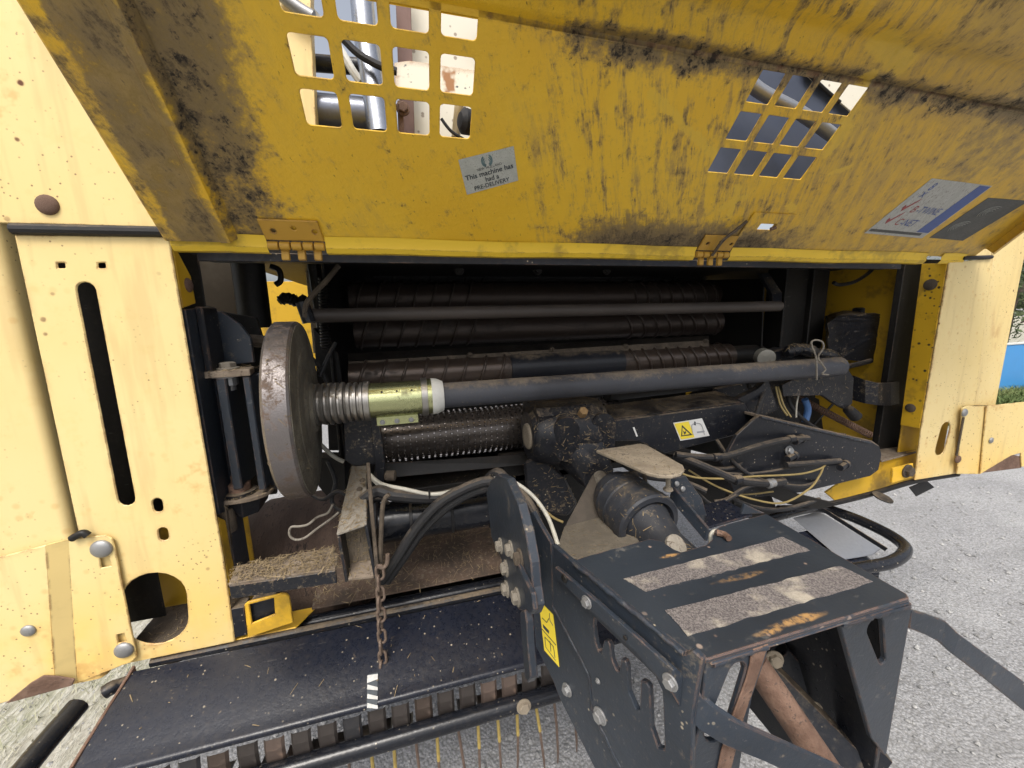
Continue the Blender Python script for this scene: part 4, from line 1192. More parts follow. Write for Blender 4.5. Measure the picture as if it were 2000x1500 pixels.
# nose towards the drive shaft
PA = at(1188, 950, Y=.775); PB = at(1310, 1068, Y=.555)
dn = (PB - PA).normalized()
u_ = dn.orthogonal().normalized(); v_ = dn.cross(u_)
add_hull(bm, ring(xa + .06, .07) + ring(xb - .03, .07) + [PA - dn * .045 + (u_ * math.cos(a) + v_ * math.sin(a)) * .042 for a in [2 * math.pi * k / 16 for k in range(16)]])
bmesh.ops.subdivide_edges(bm, edges=bm.edges, cuts=1, use_grid_fill=True)
rnd = random.Random(2)
for v in bm.verts:
    v.co += Vector((rnd.uniform(-1, 1), rnd.uniform(-1, 1), rnd.uniform(-1, 1))) * .0007
gcase = finish('gear_case', bm, BLKM, BALER, smooth=True, angle=38)
gcase['label'] = 'black cast gear case caked with chaff'
lathe('end_cover', Vector((xa - .003, yg - .01, zg)), EX, [(-.004, .030), (-.001, .034), (.004, .034)], TAN, gcase, 28)
lathe('filler_plug', at(1138, 806, Y=.86), Vector((0, -.7, .7)), [(-.02, .012), (.010, .012), (.012, .009)], m_rough('brass plug', (.20, .12, .05), (.28, .18, .08), None, 30), gcase, 6)
# lower casting
hull('lower_casting', ats([(1022, 900), (1060, 890), (1105, 930), (1130, 985), (1110, 1010), (1050, 1000), (1025, 950)], Y=.90) + ats([(1030, 905), (1060, 900), (1110, 985), (1050, 990)], Y=1.0), BLKM, gcase, .008)
plate('frame_web', ats([(975, 890), (1060, 880), (1130, 905), (1165, 1000), (1095, 1075), (1010, 1010)], Y=1.0), (0, .02, 0), DARK, gcase)
# cross beam right of the gear case with its decal
bf = ats([(1190, 822), (1270, 812), (1455, 787), (1484, 838), (1300, 886), (1262, 868), (1246, 862), (1200, 862)], Y=.86)
gbm = plate('gear_beam', bf, (0, .10, 0), BLKD, BALER, bevel=.003)
gbm['label'] = 'black box beam beside the gear case with a small warning decal'
plate('beam_top', [at(1186, 822, Y=.862), at(1452, 786, Y=.862), at(1400, 765, Y=.97), at(1170, 795, Y=.97)], (0, 0, .003), BLKM, gbm)
plate('decal_back', ats([(1315, 826), (1371, 817), (1386, 851), (1329, 861)], Y=.8585), (0, .0008, 0), DECW, gbm, bevel=0)
plate('decal_yellow', ats([(1317, 827.5), (1345, 823), (1357, 854), (1330.5, 858.5)], Y=.8578), (0, .0005, 0), DECY, gbm, bevel=0)
dp = ats([(1332, 830), (1352.5, 849.5), (1330.5, 852.5)], Y=.8572)
di = ats([(1333, 834.5), (1348, 848), (1332.5, 850.3)], Y=.8572)
plate('warning_triangle', dp, (0, .0003, 0), INK, gbm, [di], bevel=0)
plate('warning_mark', ats([(1334, 841), (1338, 844), (1340, 840), (1340, 846), (1337, 849)], Y=.8572), (0, .0003, 0), INK, gbm, bevel=0)
GREYL = m_plain('grey decal print', (.35, .36, .38), .5)
tube('figure_outline', ats([(1354, 849), (1351, 832), (1356, 827), (1366, 827), (1371, 832), (1376, 849)], Y=.8572), .0008, GREYL, gbm, 4)
plate('figure_mark', ats([(1356, 823), (1359, 824), (1359, 831), (1356, 830)], Y=.8572), (0, .0003, 0), INK, gbm, bevel=0)
plate('figure_mark', ats([(1361, 843), (1376, 841), (1376.5, 844), (1362, 846)], Y=.8572), (0, .0003, 0), GREYL, gbm, bevel=0)
plate('white_mark', ats([(1236, 835), (1239, 834), (1246, 852), (1243, 853)], Y=.859), (0, .0005, 0), DECW, gbm, bevel=0)
tube('far_rod', ats([(1185, 765), (1460, 735)], Y=1.05), .03, DARK, BALER, 14, spline=False)
plate('yellow_gusset', ats([(1340, 752), (1374, 748), (1340, 775)], Y=1.2), (0, .004, 0), YIN, BALER)

# ---- seat-like stop plate
zp = at(1165, 878, Y=.76).z
sp_ = plate('stop_plate', ats([(1164, 879), (1250, 866), (1262, 868), (1334, 908), (1337, 916), (1330, 924), (1312, 929), (1285, 928), (1262, 922)], Z=zp), (0, 0, -.007), TAN, BALER, bevel=.0015)
sp_['label'] = 'tan worn wedge plate bolted above the drive shaft'
tube('hanging_bolt', [at(1305, 930, Y=.62), at(1305, 955, Y=.62)], .0048, TAN, sp_, 10, spline=False)
lathe('bolt_head', at(1305, 953, Y=.62), -EZ, [(0, .009), (.004, .010), (.006, .008)], TAN, sp_, 12)
plate('plate_bracket', ats([(1212, 925), (1245, 922), (1256, 952), (1205, 955)], Y=.74), (0, .01, 0), MUDST, sp_)
tube('bracket_pin', [at(1258, 925, Y=.70), at(1262, 955, Y=.70)], .005, MUDST, sp_, 8, spline=False)

# ---- drive shaft with its guard cone
PTO = bpy.data.objects.new('drive_shaft', None); COL.objects.link(PTO); PTO.location = PA; ROOTLOC[PTO.name] = PA.copy()
tag(PTO, 'black plastic drive shaft guard cone coupled to the gear case', 'drive shaft')
lathe('splined_stub', PA - dn * .05, dn, [(0, .017), (.003, .0185), (.075, .0185)], DUSTG, PTO, 20)
L_ = (PB - PA).length
pr = [(.012, .030), (.016, .046), (.024, .052), (.040, .058), (.055, .0625), (.060, .061), (.064, .0645), (.090, .066), (.094, .064), (.098, .0665), (.128, .0675), (.133, .0665), (.137, .070), (.156, .070), (.160, .066), (.161, .056), (.150, .052), (.170, .044), (.20, .036), (.215, .031), (L_ + .08, .030), (L_ + .082, .02)]
bm = bmesh.new(); lathe_bm(bm, PA, dn, pr, 44)
finish('guard_cone', bm, m_black('chaff dusted guard plastic', base=(.022, .024, .029), rough=.40, dust=.30, rust=0, dustc=(.19, .15, .10), upw=.22, grit=.9), PTO, smooth=True, angle=28)
for k in (0.3, 1.5):
    bolt(PA + dn * .035 + (u_ * math.cos(k * 2) + v_ * math.sin(k * 2)) * .036, u_ * math.cos(k * 2) + v_ * math.sin(k * 2), .008, DUSTG, PTO)
lathe('locking_disc', at(1315, 1068, Y=.50), Vector((.1, -.7, .7)), [(0, .015), (.004, .018), (.010, .018), (.012, .014)], DUSTG, PTO, 20)

# ---- tray below the shaft
tr = plate('shaft_tray', [at(1086, 1076, Y=.60), at(1102, 1028, Y=.72), at(1215, 998, Y=.72), at(1250, 1060, Y=.58), at(1130, 1092, Y=.57)], (0, 0, -.004), m_rough('brown dusted sheet', (.105, .09, .07), (.15, .13, .10), (.07, .058, .045), 30, .85, .3), BALER)
tr['label'] = 'brown dusted sheet metal tray under the drive shaft'
plate('tray_back', [at(1104, 1030, Y=.725), at(1216, 1000, Y=.725), at(1220, 960, Y=.80), at(1160, 925, Y=.82)], (0, .004, 0), m_rough('brown shade sheet', (.06, .05, .04), (.085, .07, .055), None, 20, .8, .2), tr)

# ---- inner frame plates right of the shaft
ip = plate('inner_plate', ats([(1305, 935), (1340, 930), (1372, 975), (1385, 1020), (1383, 1050), (1320, 985)], Y=.66), (0, .006, 0), BLKT, BALER)
strip('inner_bar', [(at(1318, 950, Y=.66), at(1312, 975, Y=.66)), (at(1390, 1035, Y=.55), at(1382, 1058, Y=.55))], (-.004, .004, 0), BLKT, ip)
for px, py in ((1322, 945), (1334, 955)): bolt(at(px, py, Y=.657), (0, -1, .2), .006, ZINC, ip, 'round')
plate('rear_deck', ats([(1375, 985), (1415, 975), (1470, 1005), (1380, 1030)], Z=.90), (0, 0, -.006), BLKW, BALER)
plate('frame_tab', ats([(1448, 1005), (1455, 985), (1495, 1003)], Y=.56), (0, .006, 0), BLKT, BALER)

# ---- channel end, arm and post at left of centre
F4 = ats([(657, 1042), (716, 1022), (737, 1130), (674, 1138)], Y=.72)
B4 = ats([(688, 905), (716, 902), (734, 985), (700, 995)], Y=.92)
chn = plate('channel', [F4[0], F4[1], B4[1], B4[0]], (0, 0, -.006), DUSTG, BALER, bevel=.0015)
chn['label'] = 'dusty open steel channel end pointing forward'
def quadplate(name, q4, t, mat, parent): return plate(name, q4, t, mat, parent, bevel=.001)
quadplate('channel_side', [F4[1] + Vector((.001, 0, -.003)), F4[2], B4[2], B4[1]], (-.006, 0, 0), BLKM, chn)
quadplate('channel_side', [F4[0] + Vector((0, 0, -.003)), F4[3], B4[3], B4[0]], (.006, 0, 0), BLKM, chn)
quadplate('channel_floor', [F4[3] + Vector((.006, 0, .002)), F4[2] + Vector((-.006, 0, .002)), B4[2], B4[3]], (0, 0, .006), DUSTY, chn)
pk = [F4[0] + Vector((.006, .035, -.01)), F4[1] + Vector((-.004, .035, -.01)), F4[2] + Vector((-.006, .035, .008)), F4[3] + Vector((.006, .035, .008))]
quadplate('packed_chaff', pk, (0, .004, 0), m_rough('packed chaff', (.13, .105, .075), (.18, .145, .105), (.06, .048, .034), 24, .95, .8, .004, (3, 1, .4)), chn)
for px, py in ((708, 938), (702, 955), (698, 985)): bolt(at(px, py, Y=.82), (0, -.4, 1), .006, MUDST, chn, 'round')
za_ = at(655, 1078, Y=.76).z
ar = plate('support_arm', [at(446, 1140, Z=za_), at(462, 1105, Z=za_), at(650, 1068, Z=za_), at(662, 1085, Z=za_), at(655, 1110, Z=za_)], (0, 0, -.006), DUSTY, BALER)
ar['label'] = 'horizontal angle iron arm heaped with chaff'
plate('arm_face', [at(446, 1141, Z=za_) - EZ * .004, at(655, 1111, Z=za_) - EZ * .004, at(655, 1111, Z=za_) - EZ * .030, at(446, 1141, Z=za_) - EZ * .030], (0, .006, 0), BLKM, ar)
post = plate('bearing_post', ats([(668, 822), (724, 812), (735, 850), (742, 880), (736, 908), (690, 912), (672, 900)], Y=.90), (0, .05, 0), BLKM, BALER, bevel=.004)
plate('post_leg', ats([(722, 815), (740, 812), (752, 905), (748, 960), (738, 1000), (732, 900)], Y=.895), (0, .02, 0), BLKM, post)
strip('post_strap', [(at(715, 905, Y=.80), at(722, 905, Y=.80)), (at(722, 1000, Y=.74), at(730, 1000, Y=.74)), (at(732, 1110, Y=.715), at(740, 1110, Y=.715)), (at(735, 1200, Y=.71), at(742, 1200, Y=.71))], (0, .006, 0), MUDST, post)
tube('wire_rod', ats([(760, 965), (748, 985), (744, 1060), (742, 1120)], Y=.73), .0045, MUDST, post, 8)
tube('twine', ats([(620, 862), (650, 890), (672, 902)], Y=.97), .005, CABLE, post, 8)
lathe('pin_knob', at(752, 930, Y=.86), Vector((1, -.2, 0)), [(0, .008), (.004, .012), (.022, .012), (.024, .008)], MUDST, post, 14)

# ---- linkage clutter behind the disc
clut = tube('link_post', ats([(612, 510), (640, 700)], Y=1.12), .016, DARK, BALER, 10, spline=False)
helix(at(632, 545, Y=1.06), at(636, 680, Y=1.06), .010, 22, .003, DARK, clut)
tube('link_rod', ats([(480, 485), (500, 640)], Y=1.1), .035, DARK, clut, 12, spline=False)
tube('link_bow', ats([(528, 520), (545, 528), (548, 548), (538, 556)], Y=1.12), .007, DARK, clut, 8)
tube('valve', ats([(545, 590), (560, 582), (580, 588), (600, 585)], Y=1.12), [.008, .008, .014, .012, .014, .016, .013, .015, .013, .016, .014, .016, .014, .01, .012, .014, .016, .012, .01], DARK, clut, 10)
tube('side_bolt_shaft', ats([(488, 665), (520, 668)], Y=.97), .014, MUDST, clut, 10, spline=False)
plate('pale_panel', ats([(595, 510), (615, 515), (628, 690), (612, 690)], Y=1.30), (0, .004, 0), TAN, clut)
plate('lower_clutter', ats([(612, 640), (660, 690), (668, 740), (655, 820), (640, 830), (620, 760)], Y=1.10), (0, .03, 0), DARK, clut)
plate('lower_box', ats([(620, 895), (672, 895), (676, 960), (640, 972), (622, 950)], Y=1.05), (0, .05, 0), DARK, clut)
plate('lower_box', ats([(640, 830), (672, 830), (676, 880), (642, 880)], Y=1.08), (0, .05, 0), DARK, clut)

for pts_ in ([(600, 960, .98), (630, 975, .96), (660, 960, .95), (690, 975, .93)], [(640, 900, 1.0), (655, 940, .98), (648, 980, .97), (670, 1000, .96)], [(600, 690, 1.04), (625, 720, 1.02), (640, 760, 1.0), (620, 790, 1.0)],
             [(655, 670, 1.05), (640, 700, 1.02), (625, 735, 1.0)], [(700, 960, .90), (715, 1000, .86), (705, 1040, .84)], [(690, 1005, .88), (720, 985, .86), (740, 975, .85), (760, 985, .84)]):
    hose(pts_, .005)
# ---- carrying wheel glimpsed at left
wy, wz = 1.13, at(575, 988, Y=1.08).z - .20
wx0, wx1 = -.50, -.13
wh = lathe('wheel', (wx0, wy, wz), EX, [(0, .10), (.005, .15), (.08, .19), (wx1 - wx0 - .03, .205), (wx1 - wx0 - .004, .19), (wx1 - wx0, .12)], m_rough('worn brown drum', (.05, .032, .023), (.085, .056, .042), (.02, .015, .012), 16, .95, .6, .004, (1, .4, .4)), BALER, 48)
wh['label'] = 'dark brown drum wheel under the left side'

# ---- cross pipe carrying the hoses
p0, p1 = at(742, 1022, Y=.84), at(968, 978, Y=.84)
pp = tube('cross_pipe', [p0, Vector((p1.x, p0.y, p0.z))], .043, BLKR, BALER, 32, spline=False)
pp['label'] = 'thick glossy black cross pipe under the hoses'
for px, r_ in ((800, .0445), (878, .0445), (952, .047)):
    x = at(px, 1005, Y=.84).x
    lathe('pipe_band', (x, p0.y, p0.z), EX, [(0, r_ - .002), (.001, r_), (.006, r_), (.007, r_ - .002)], RUBBER, pp, 32)
hose([(700, 985, .80), (735, 960, .80), (775, 968, .79), (850, 972, .785), (905, 958, .78), (945, 945, .77), (965, 935, .76)], .013)
hose([(745, 1135, .77), (775, 1090, .76), (810, 1035, .755), (855, 985, .75), (905, 955, .75), (950, 940, .75), (975, 950, .74), (1000, 985, .70), (1020, 1040, .66)], .0105)
hose([(755, 1135, .775), (790, 1085, .77), (825, 1035, .765), (872, 990, .76), (920, 962, .76), (958, 950, .76)], .0105)
hose([(955, 935, .78), (975, 925, .76), (1000, 960, .73), (1025, 1020, .69), (1045, 1085, .64)], .012)
hose([(1005, 950, .74), (1035, 985, .70), (1060, 1040, .66), (1078, 1090, .62)], .009)
hose([(1000, 950, .745), (1022, 985, .71), (1045, 1040, .67), (1064, 1090, .63)], .008, m_black('grey braided hose', base=(.10, .10, .105), rough=.5, dust=.4, rust=0))
hose([(720, 925, .86), (745, 945, .82), (790, 955, .79), (840, 965, .78), (880, 960, .77), (925, 943, .76), (958, 935, .755), (1000, 940, .74), (1040, 968, .71), (1070, 1010, .67), (1090, 1065, .62)], .0042, CABLE, 'cable')
hose([(722, 930, .865), (747, 952, .825), (792, 962, .795), (842, 970, .785), (885, 963, .775), (925, 948, .765), (955, 940, .76)], .0036, CABLE, 'cable')
hose([(1050, 985, .84), (1080, 1010, .80), (1100, 1020, .78)], .003, CABY, 'cable')
for px, py, y in ((838, 966, .775), (962, 936, .748)):
    tube('cable_tie', ats([(px, py - 9), (px + 1, py + 9)], Y=y), .0018, RUBBER, pp, 6, spline=False)

# ---- pickup: wind guard, press bar, bands, tines
ZB, ZFW = at(985, 1160, Y=.79).z, at(1060, 1283, Y=.655).z
def gpt(x, f):           # point on the wind guard: f 0 at the back, 1 at the front
    return Vector((x, .79 + (.655 - .79) * f, ZB + (ZFW - ZB) * f + .004 * math.sin(math.pi * f)))
gx0, gx1 = at(262, 1330, Y=.79).x, 1.18
bm = bmesh.new()
nx = 30; rows = []
for i in range(nx + 1):
    x = gx0 + (gx1 - gx0) * i / nx
    row = []
    for k in range(9):
        f = k / 8
        xo = x - (.02 * f if i == 0 else 0)
        row.append(bm.verts.new(gpt(xo, f)))
    # rolled front edge
    e = gpt(x, 1)
    for a in (R(30), R(70), R(110), R(150), R(190)):
        row.append(bm.verts.new(e + Vector((0, -.007 * math.sin(a), -.007 + .007 * math.cos(a)))))
    rows.append(row)
for A, B in zip(rows, rows[1:]):
    for k in range(len(A) - 1): bm.faces.new((A[k], A[k + 1], B[k + 1], B[k]))
pick = finish('pickup_guard', bm, BLKW, BALER, smooth=True, angle=60)
pick['label'] = 'glossy black pickup wind guard sloping forward below the opening'
strip('guard_end', [(gpt(gx0 - .002, -.05) + EZ * .006, gpt(gx0 - .002, -.05) - EZ * .03), (gpt(gx0 - .022, 1) + EZ * .006, gpt(gx0 - .022, 1) - EZ * .05)], (.005, 0, 0), RUSTM, pick)
strip('guard_end', [(gpt(gx1, -.05) + EZ * .008, gpt(gx1, -.05) - EZ * .03), (gpt(gx1 + .01, 1) + EZ * .008, gpt(gx1 + .01, 1) - EZ * .05)], (.005, 0, 0), BLKT, pick)
tube('press_bar', [Vector((gx0 + .05, .85, at(985, 1140, Y=.85).z)), Vector((.34, .85, at(985, 1140, Y=.85).z))], .017, BLKR, pick, 18, spline=False)
tube('back_rod', [Vector((gx0 + .02, .81, ZB - .004)), Vector((.34, .81, ZB - .004))], .009, BLKD, pick, 10, spline=False)
box('pickup_underplate', (gx0 + .12, .83, ZB - .07), (.36, 1.15, ZB - .062), DARK, BALER)
plate('rusty_tray', [Vector((-.25, .845, ZB + .018)), Vector((.30, .845, ZB + .018)), Vector((.30, 1.05, ZB + .075)), Vector((-.25, 1.05, ZB + .075))], (0, 0, -.004), m_rough('chaff covered rusty tray', (.055, .04, .03), (.10, .065, .045), (.15, .12, .085), 14, .9, .5), BALER)
tube('tray_hook', [at(893, 1092, Y=.92), at(897, 1112, Y=.91), at(915, 1110, Y=.91), at(960, 1098, Y=.91), at(968, 1088, Y=.92)], .006, RUSTM, BALER, 8)
# hooked rod end and tube ends left
tube('guard_loop', [at(345, 1305, Y=.80), at(270, 1325, Y=.79), at(222, 1342, Y=.775), at(205, 1352, Y=.77)], [.011] * 12 + [.0125] * 7, BLK, pick, 12)
tube('guard_tube', [at(152, 1378, Y=.74), at(80, 1462, Y=.68), at(0, 1560, Y=.62)], .0165, BLKR, pick, 18, spline=False)
# right loop
lz = gpt(0, .5).z + .005
tube('guard_loop', [at(1500, 1012, Z=lz), at(1590, 992, Z=lz), at(1650, 1005, Z=lz), at(1720, 1035, Z=lz), at(1762, 1062, Z=lz), at(1766, 1080, Z=lz), at(1740, 1098, Z=lz), at(1690, 1108, Z=lz), at(1600, 1122, Z=lz)], .0155, BLKR, pick, 16)
# front rod
ry, rz_ = .648, at(1085, 1353, Y=.648).z
tube('front_rod', [Vector((-.62, ry, rz_)), Vector((.30, ry, rz_))], .0165, BLKR, pick, 20, spline=False)
bolt(at(1023, 1380, Y=ry - .0165), (0, -1, .2), .011, TAN, pick)
# stripper bands and tines
BANDM = [m_metal('dark worn band', (.07, .06, .055), .38, .5, .4, (.03, .024, .02)), m_black('painted band', base=(.02, .02, .022), rough=.35, dust=.4, rust=.3), m_metal('brown worn band', (.085, .064, .052), .4, .5, .45, (.06, .042, .032)), m_metal('bare worn band', (.16, .12, .10), .35, .6, .45, (.10, .065, .045))]
cyb, czb, rb_ = .775, rz_ + .03, .118
meb = {}
for mi, mt in enumerate(BANDM):
    bm = bmesh.new(); rws = []
    for k in range(11):
        a = R(166 + 100 * k / 10)
        yy, zz = cyb + rb_ * math.cos(a), czb + rb_ * math.sin(a)
        rws.append([bm.verts.new((x, yy - dy * math.cos(a), zz - dy * math.sin(a))) for x, dy in ((-.0165, .004), (-.012, 0), (.012, 0), (.0165, .004))])
    for A, B in zip(rws, rws[1:]):
        for q_ in range(3): bm.faces.new((A[q_], A[q_ + 1], B[q_ + 1], B[q_]))
    bmesh.ops.recalc_face_normals(bm, faces=bm.faces)
    me = bpy.data.meshes.new('band'); bm.to_mesh(me); bm.free(); me.materials.append(mt)
    meb[mi] = me
rnd = random.Random(11)
TINEM = m_rough('tine steel', (.085, .055, .04), (.13, .09, .07), None, 30, .6, .2)
TINEY = m_plain('yellow tine paint', (.34, .25, .07), .6, var=.8, scale=60)
bm = bmesh.new(); sweep(bm, [Vector((0, 0, 0)), Vector((.002, -.012, -.06)), Vector((.004, -.015, -.125)), Vector((.006, -.008, -.165))], [.0032, .003, .0026, .0018], 7)
bmesh.ops.recalc_face_normals(bm, faces=bm.faces)
tme = bpy.data.meshes.new('tine'); bm.to_mesh(tme); bm.free(); tme.materials.append(TINEM)
bm = bmesh.new(); sweep(bm, [Vector((0, 0, .03)), Vector((0, 0, 0)), Vector((.002, -.012, -.055))], .0036, 7)
bmesh.ops.recalc_face_normals(bm, faces=bm.faces)
tym = bpy.data.meshes.new('tine_coating'); bm.to_mesh(tym); bm.free(); tym.materials.append(TINEY)
order = [0, 0, 1, 2, 0, 3, 0, 0, 1, 0, 0, 2, 0, 0, 3, 3, 0, 0, 1, 2]
for i in range(19):
    x = -.50 + i * .0435
    link('band', meb[order[i % len(order)]], pick, None, Matrix.Translation((x, rnd.uniform(-.002, .002), 0)))
    tx = x + .0218
    M = Matrix.Translation((tx, .69 + rnd.uniform(-.004, .004), rz_ - .065)) @ Matrix.Rotation(rnd.uniform(-.06, .06), 4, 'Y') @ Matrix.Rotation(rnd.uniform(-.08, .08), 4, 'X')
    t_ = link('tine', tme, pick, None, M)
    if i not in (1, 3, 5, 7, 10, 12, 17, 18):
        link('tine_coating', tym, pick, None, M)
tube('tine_shaft', [Vector((-.5, .80, rz_ - .02)), Vector((.34, .80, rz_ - .02))], .022, DARK, pick, 16, spline=False)
# striped marker on the guard
mk = [at(718, 1322, P=(gpt(0, .6), (gpt(1, 0) - gpt(0, 0)).cross(gpt(0, 1) - gpt(0, .2)).normalized()))]
def on_guard(px, py, off=.0015):
    n_ = (gpt(1, .3) - gpt(0, .3)).cross(gpt(0, .8) - gpt(0, .3)).normalized()
    if n_.z < 0: n_ = -n_
    # intersect with the curved sheet by stepping
    d = RIGHT * ((px - 1000) / FPX) + UP * ((750 - py) / FPX) + FWD
    lo, hi = .3, 2.5
    for _ in range(60):
        md = (lo + hi) / 2; p = CAM + d * md
        f = (p.y - .79) / (.655 - .79)
        if p.z > gpt(0, f).z: lo = md
        else: hi = md
    return CAM + d * lo + n_ * off
plate('marker_sticker', [on_guard(718, 1318), on_guard(738, 1314), on_guard(737, 1384), on_guard(716, 1390)], (0, 0, -.0006), INK, pick, bevel=0)
for k in range(4):
    y0 = 1318 + k * 18
    MARKW = globals().get('MARKW') or m_rough('scuffed white stripe', (.40, .40, .38), (.52, .52, .50), (.22, .21, .19), 90, .6, .05)
    plate('marker_stripe', [on_guard(718, y0 + 2, .0022), on_guard(738, y0 - 1 + (8 if k else 0), .0022), on_guard(738, y0 + 9 + (4 if k else 0), .0022), on_guard(717, y0 + 11 - (6 if k else 0) + 6, .0022)][:4], (0, 0, -.0004), MARKW, pick, bevel=0)

plate('right_tray', [on_guard(*p, .012) for p in [(1545, 1016), (1592, 1004), (1606, 1009), (1716, 1076), (1700, 1088), (1640, 1098)]], (0, 0, -.003), m_metal('bare grey sheet', (.40, .42, .46), .30, .7, .1), pick)  # pale sheet added as the sky reflection on the guard's right end
strip('tray_rim', [(on_guard(1535, 1014, .014), on_guard(1535, 1014, .002)), (on_guard(1596, 997, .016), on_guard(1596, 997, .002)), (on_guard(1610, 1003, .016), on_guard(1610, 1003, .002)), (on_guard(1728, 1078, .016), on_guard(1728, 1078, .002))], (.003, .003, 0), BLKD, pick)
# ---- hanging chain
CH0 = at(742, 1310, Y=.705)
CHAIN = bpy.data.objects.new('hanging_chain', None); COL.objects.link(CHAIN); CHAIN.location = CH0; ROOTLOC[CHAIN.name] = CH0.copy()
tag(CHAIN, 'short rusty chain hanging over the black pickup guard', 'chain')
bm = bmesh.new()
lw, ll = .0075, .0105
path = [Vector((lw * math.cos(a), 0, ll * math.sin(a) + (ll * .55 if math.sin(a) > 0 else -ll * .55))) for a in [2 * math.pi * k / 18 for k in range(18)]]
sweep(bm, path, .0031, 8, True)
bmesh.ops.recalc_face_normals(bm, faces=bm.faces)
lme = bpy.data.meshes.new('link'); bm.to_mesh(lme); bm.free(); lme.materials.append(CHAINM)
for p in lme.polygons: p.use_smooth = True
ztop, zbot = at(744, 1118, Y=.715).z, at(746, 1305, Y=.705).z
nl = 10
for i in range(nl):
    t = i / (nl - 1)
    pz = ztop + (zbot - ztop) * t
    c = at(742 + 6 * t - 3 * (i % 2), 1118 + (1305 - 1118) * t, Y=.708)
    link('chain_link', lme, CHAIN, None, Matrix.Translation(c) @ Matrix.Rotation((i % 2) * 1.35 + .2 * math.sin(i * 2.1), 4, 'Z') @ Matrix.Scale(.92, 4))
tube('chain_hook', ats([(735, 1105), (748, 1108), (756, 1100), (757, 1082)], Y=.708), .004, CHAINM, CHAIN, 8)

# ================================================================== tongue
PC = (Vector((.198, .502, H - .36)), Vector((-.943, -.332, 0)).normalized())
nC = PC[1]
def onc(px, py, off=0.0):
    return at(px, py, P=(PC[0] + nC * off, nC))
ZD = H - .36
def m_deck():
    g = Gr('worn deck paint with rust bloom')
    n = g.noise(11, 7, .72); f = g.noise(90, 6, .75); b = g.noise(4, 4)
    c = g.mix(g.ss(b, .3, .7), (.018, .023, .031), (.030, .037, .047))
    d, r1, r2 = g.voro(70)
    s_ = g.ss(d + r2 * .3, .34, .18) * g.ss(r1, .72, .8)
    c = g.mix(s_ * .85, c, g.mix(r2, (.30, .24, .20), (.20, .10, .06)))
    x, y, z = g.xyz()
    def bloom(px, py, rx, ry):
        p = at(px, py, Z=ZD)
        dx = (x - p.x) / rx; dy = (y - p.y) / ry
        return g.ss(dx * dx + dy * dy + (n - .5) * 3.0, 1.0, .2)
    br_ = g.mx(g.mx(bloom(1555, 1212, .05, .007), bloom(1440, 1128, .05, .006) * .45), g.mx(bloom(1310, 1085, .022, .005), bloom(1500, 1235, .03, .006)))
    c = g.mix(br_ * g.ss(f, .35, .6), c, g.mix(f, (.22, .11, .035), (.42, .25, .09)))
    du = g.ss(n * .6 + f * .4, .56, .68)
    c = g.mix(du * .45, c, (.17, .155, .13))
    e = g.edge(.003) * g.ss(g.noise(35, 4, .7), .4, .56)
    c = g.mix(e, c, g.mix(f, (.12, .06, .04), (.34, .20, .13)))
    return g.out(c, g.mixf(g.mx(du, br_), .36, .8), bump=f, bstr=.2)
DECK = m_deck()
deck = plate('tongue_deck', ats([(1118, 1094), (1180, 1076), (1240, 1060), (1268, 1052), (1292, 1056), (1316, 1072), (1330, 1078), (1378, 1064), (1392, 1052), (1396, 1034), (1410, 1026), (1496, 1003), (1772, 1160), (1776, 1168),
                                  (1384, 1287), (1376, 1288), (1364, 1278), (1350, 1272), (1338, 1276)], Z=ZD), (0, 0, -.006), DECK, BALER, bevel=.0012)
deck['label'] = 'black worn tongue deck plate with two strips of grit tape'
for q4 in ([(1218, 1130), (1530, 1049), (1582, 1074), (1262, 1155)], [(1300, 1192), (1640, 1105), (1706, 1136), (1344, 1242)]):
    q3 = ats(q4, Z=ZD + .0012); ring_ = []
    rt = random.Random(len(ring_) + int(q4[0][0]))
    for k in range(4):
        for j in range(24 if k % 2 == 0 else 9):
            t = j / (24 if k % 2 == 0 else 9)
            ring_.append(q3[k].lerp(q3[(k + 1) % 4], t) + Vector((rt.gauss(0, .0006), rt.gauss(0, .0007), 0)))
    plate('grit_tape', ring_, (0, 0, -.0008), TAPE, deck, bevel=0)
# folded edge and cheeks
strip('deck_edge', [(onc(1118, 1096, .001), onc(1118, 1120, .001)), (onc(1340, 1280, .001), onc(1345, 1318, .001))], tuple(-nC * .005), BLKT, deck)
plate('front_lip', [at(1384, 1288, Z=ZD - .004), at(1776, 1169, Z=ZD - .004), at(1780, 1176, Z=ZD - .004) - EZ * .004, at(1390, 1296, Z=ZD - .004) - EZ * .004], (0, .004, 0), BLKT, deck)
rear = plate('tongue_cheek', [onc(*p, .0) for p in [(1012, 1010), (1040, 1000), (1076, 1062), (1080, 1180), (1154, 1320), (1160, 1386), (1214, 1500), (1235, 1545), (1190, 1560), (1161, 1500), (1092, 1362), (1080, 1330), (1046, 1262), (1038, 1155), (1022, 1060)]], -nC * .008, BLKT, BALER)
rear['label'] = 'black rear cheek plate of the tongue with a yellow decal'
hole = [onc(*p, .008) for p in [(1161, 1207), (1257, 1299), (1280, 1322), (1293, 1350), (1297, 1440), (1297, 1464), (1285, 1461), (1272, 1422), (1269, 1344), (1262, 1334), (1251, 1329), (1249, 1387), (1242, 1385), (1228, 1353), (1225, 1302), (1221, 1292), (1213, 1287), (1209, 1314), (1203, 1308), (1195, 1290), (1191, 1260), (1187, 1253), (1179, 1251), (1174, 1275), (1169, 1272), (1164, 1260), (1159, 1224)]]
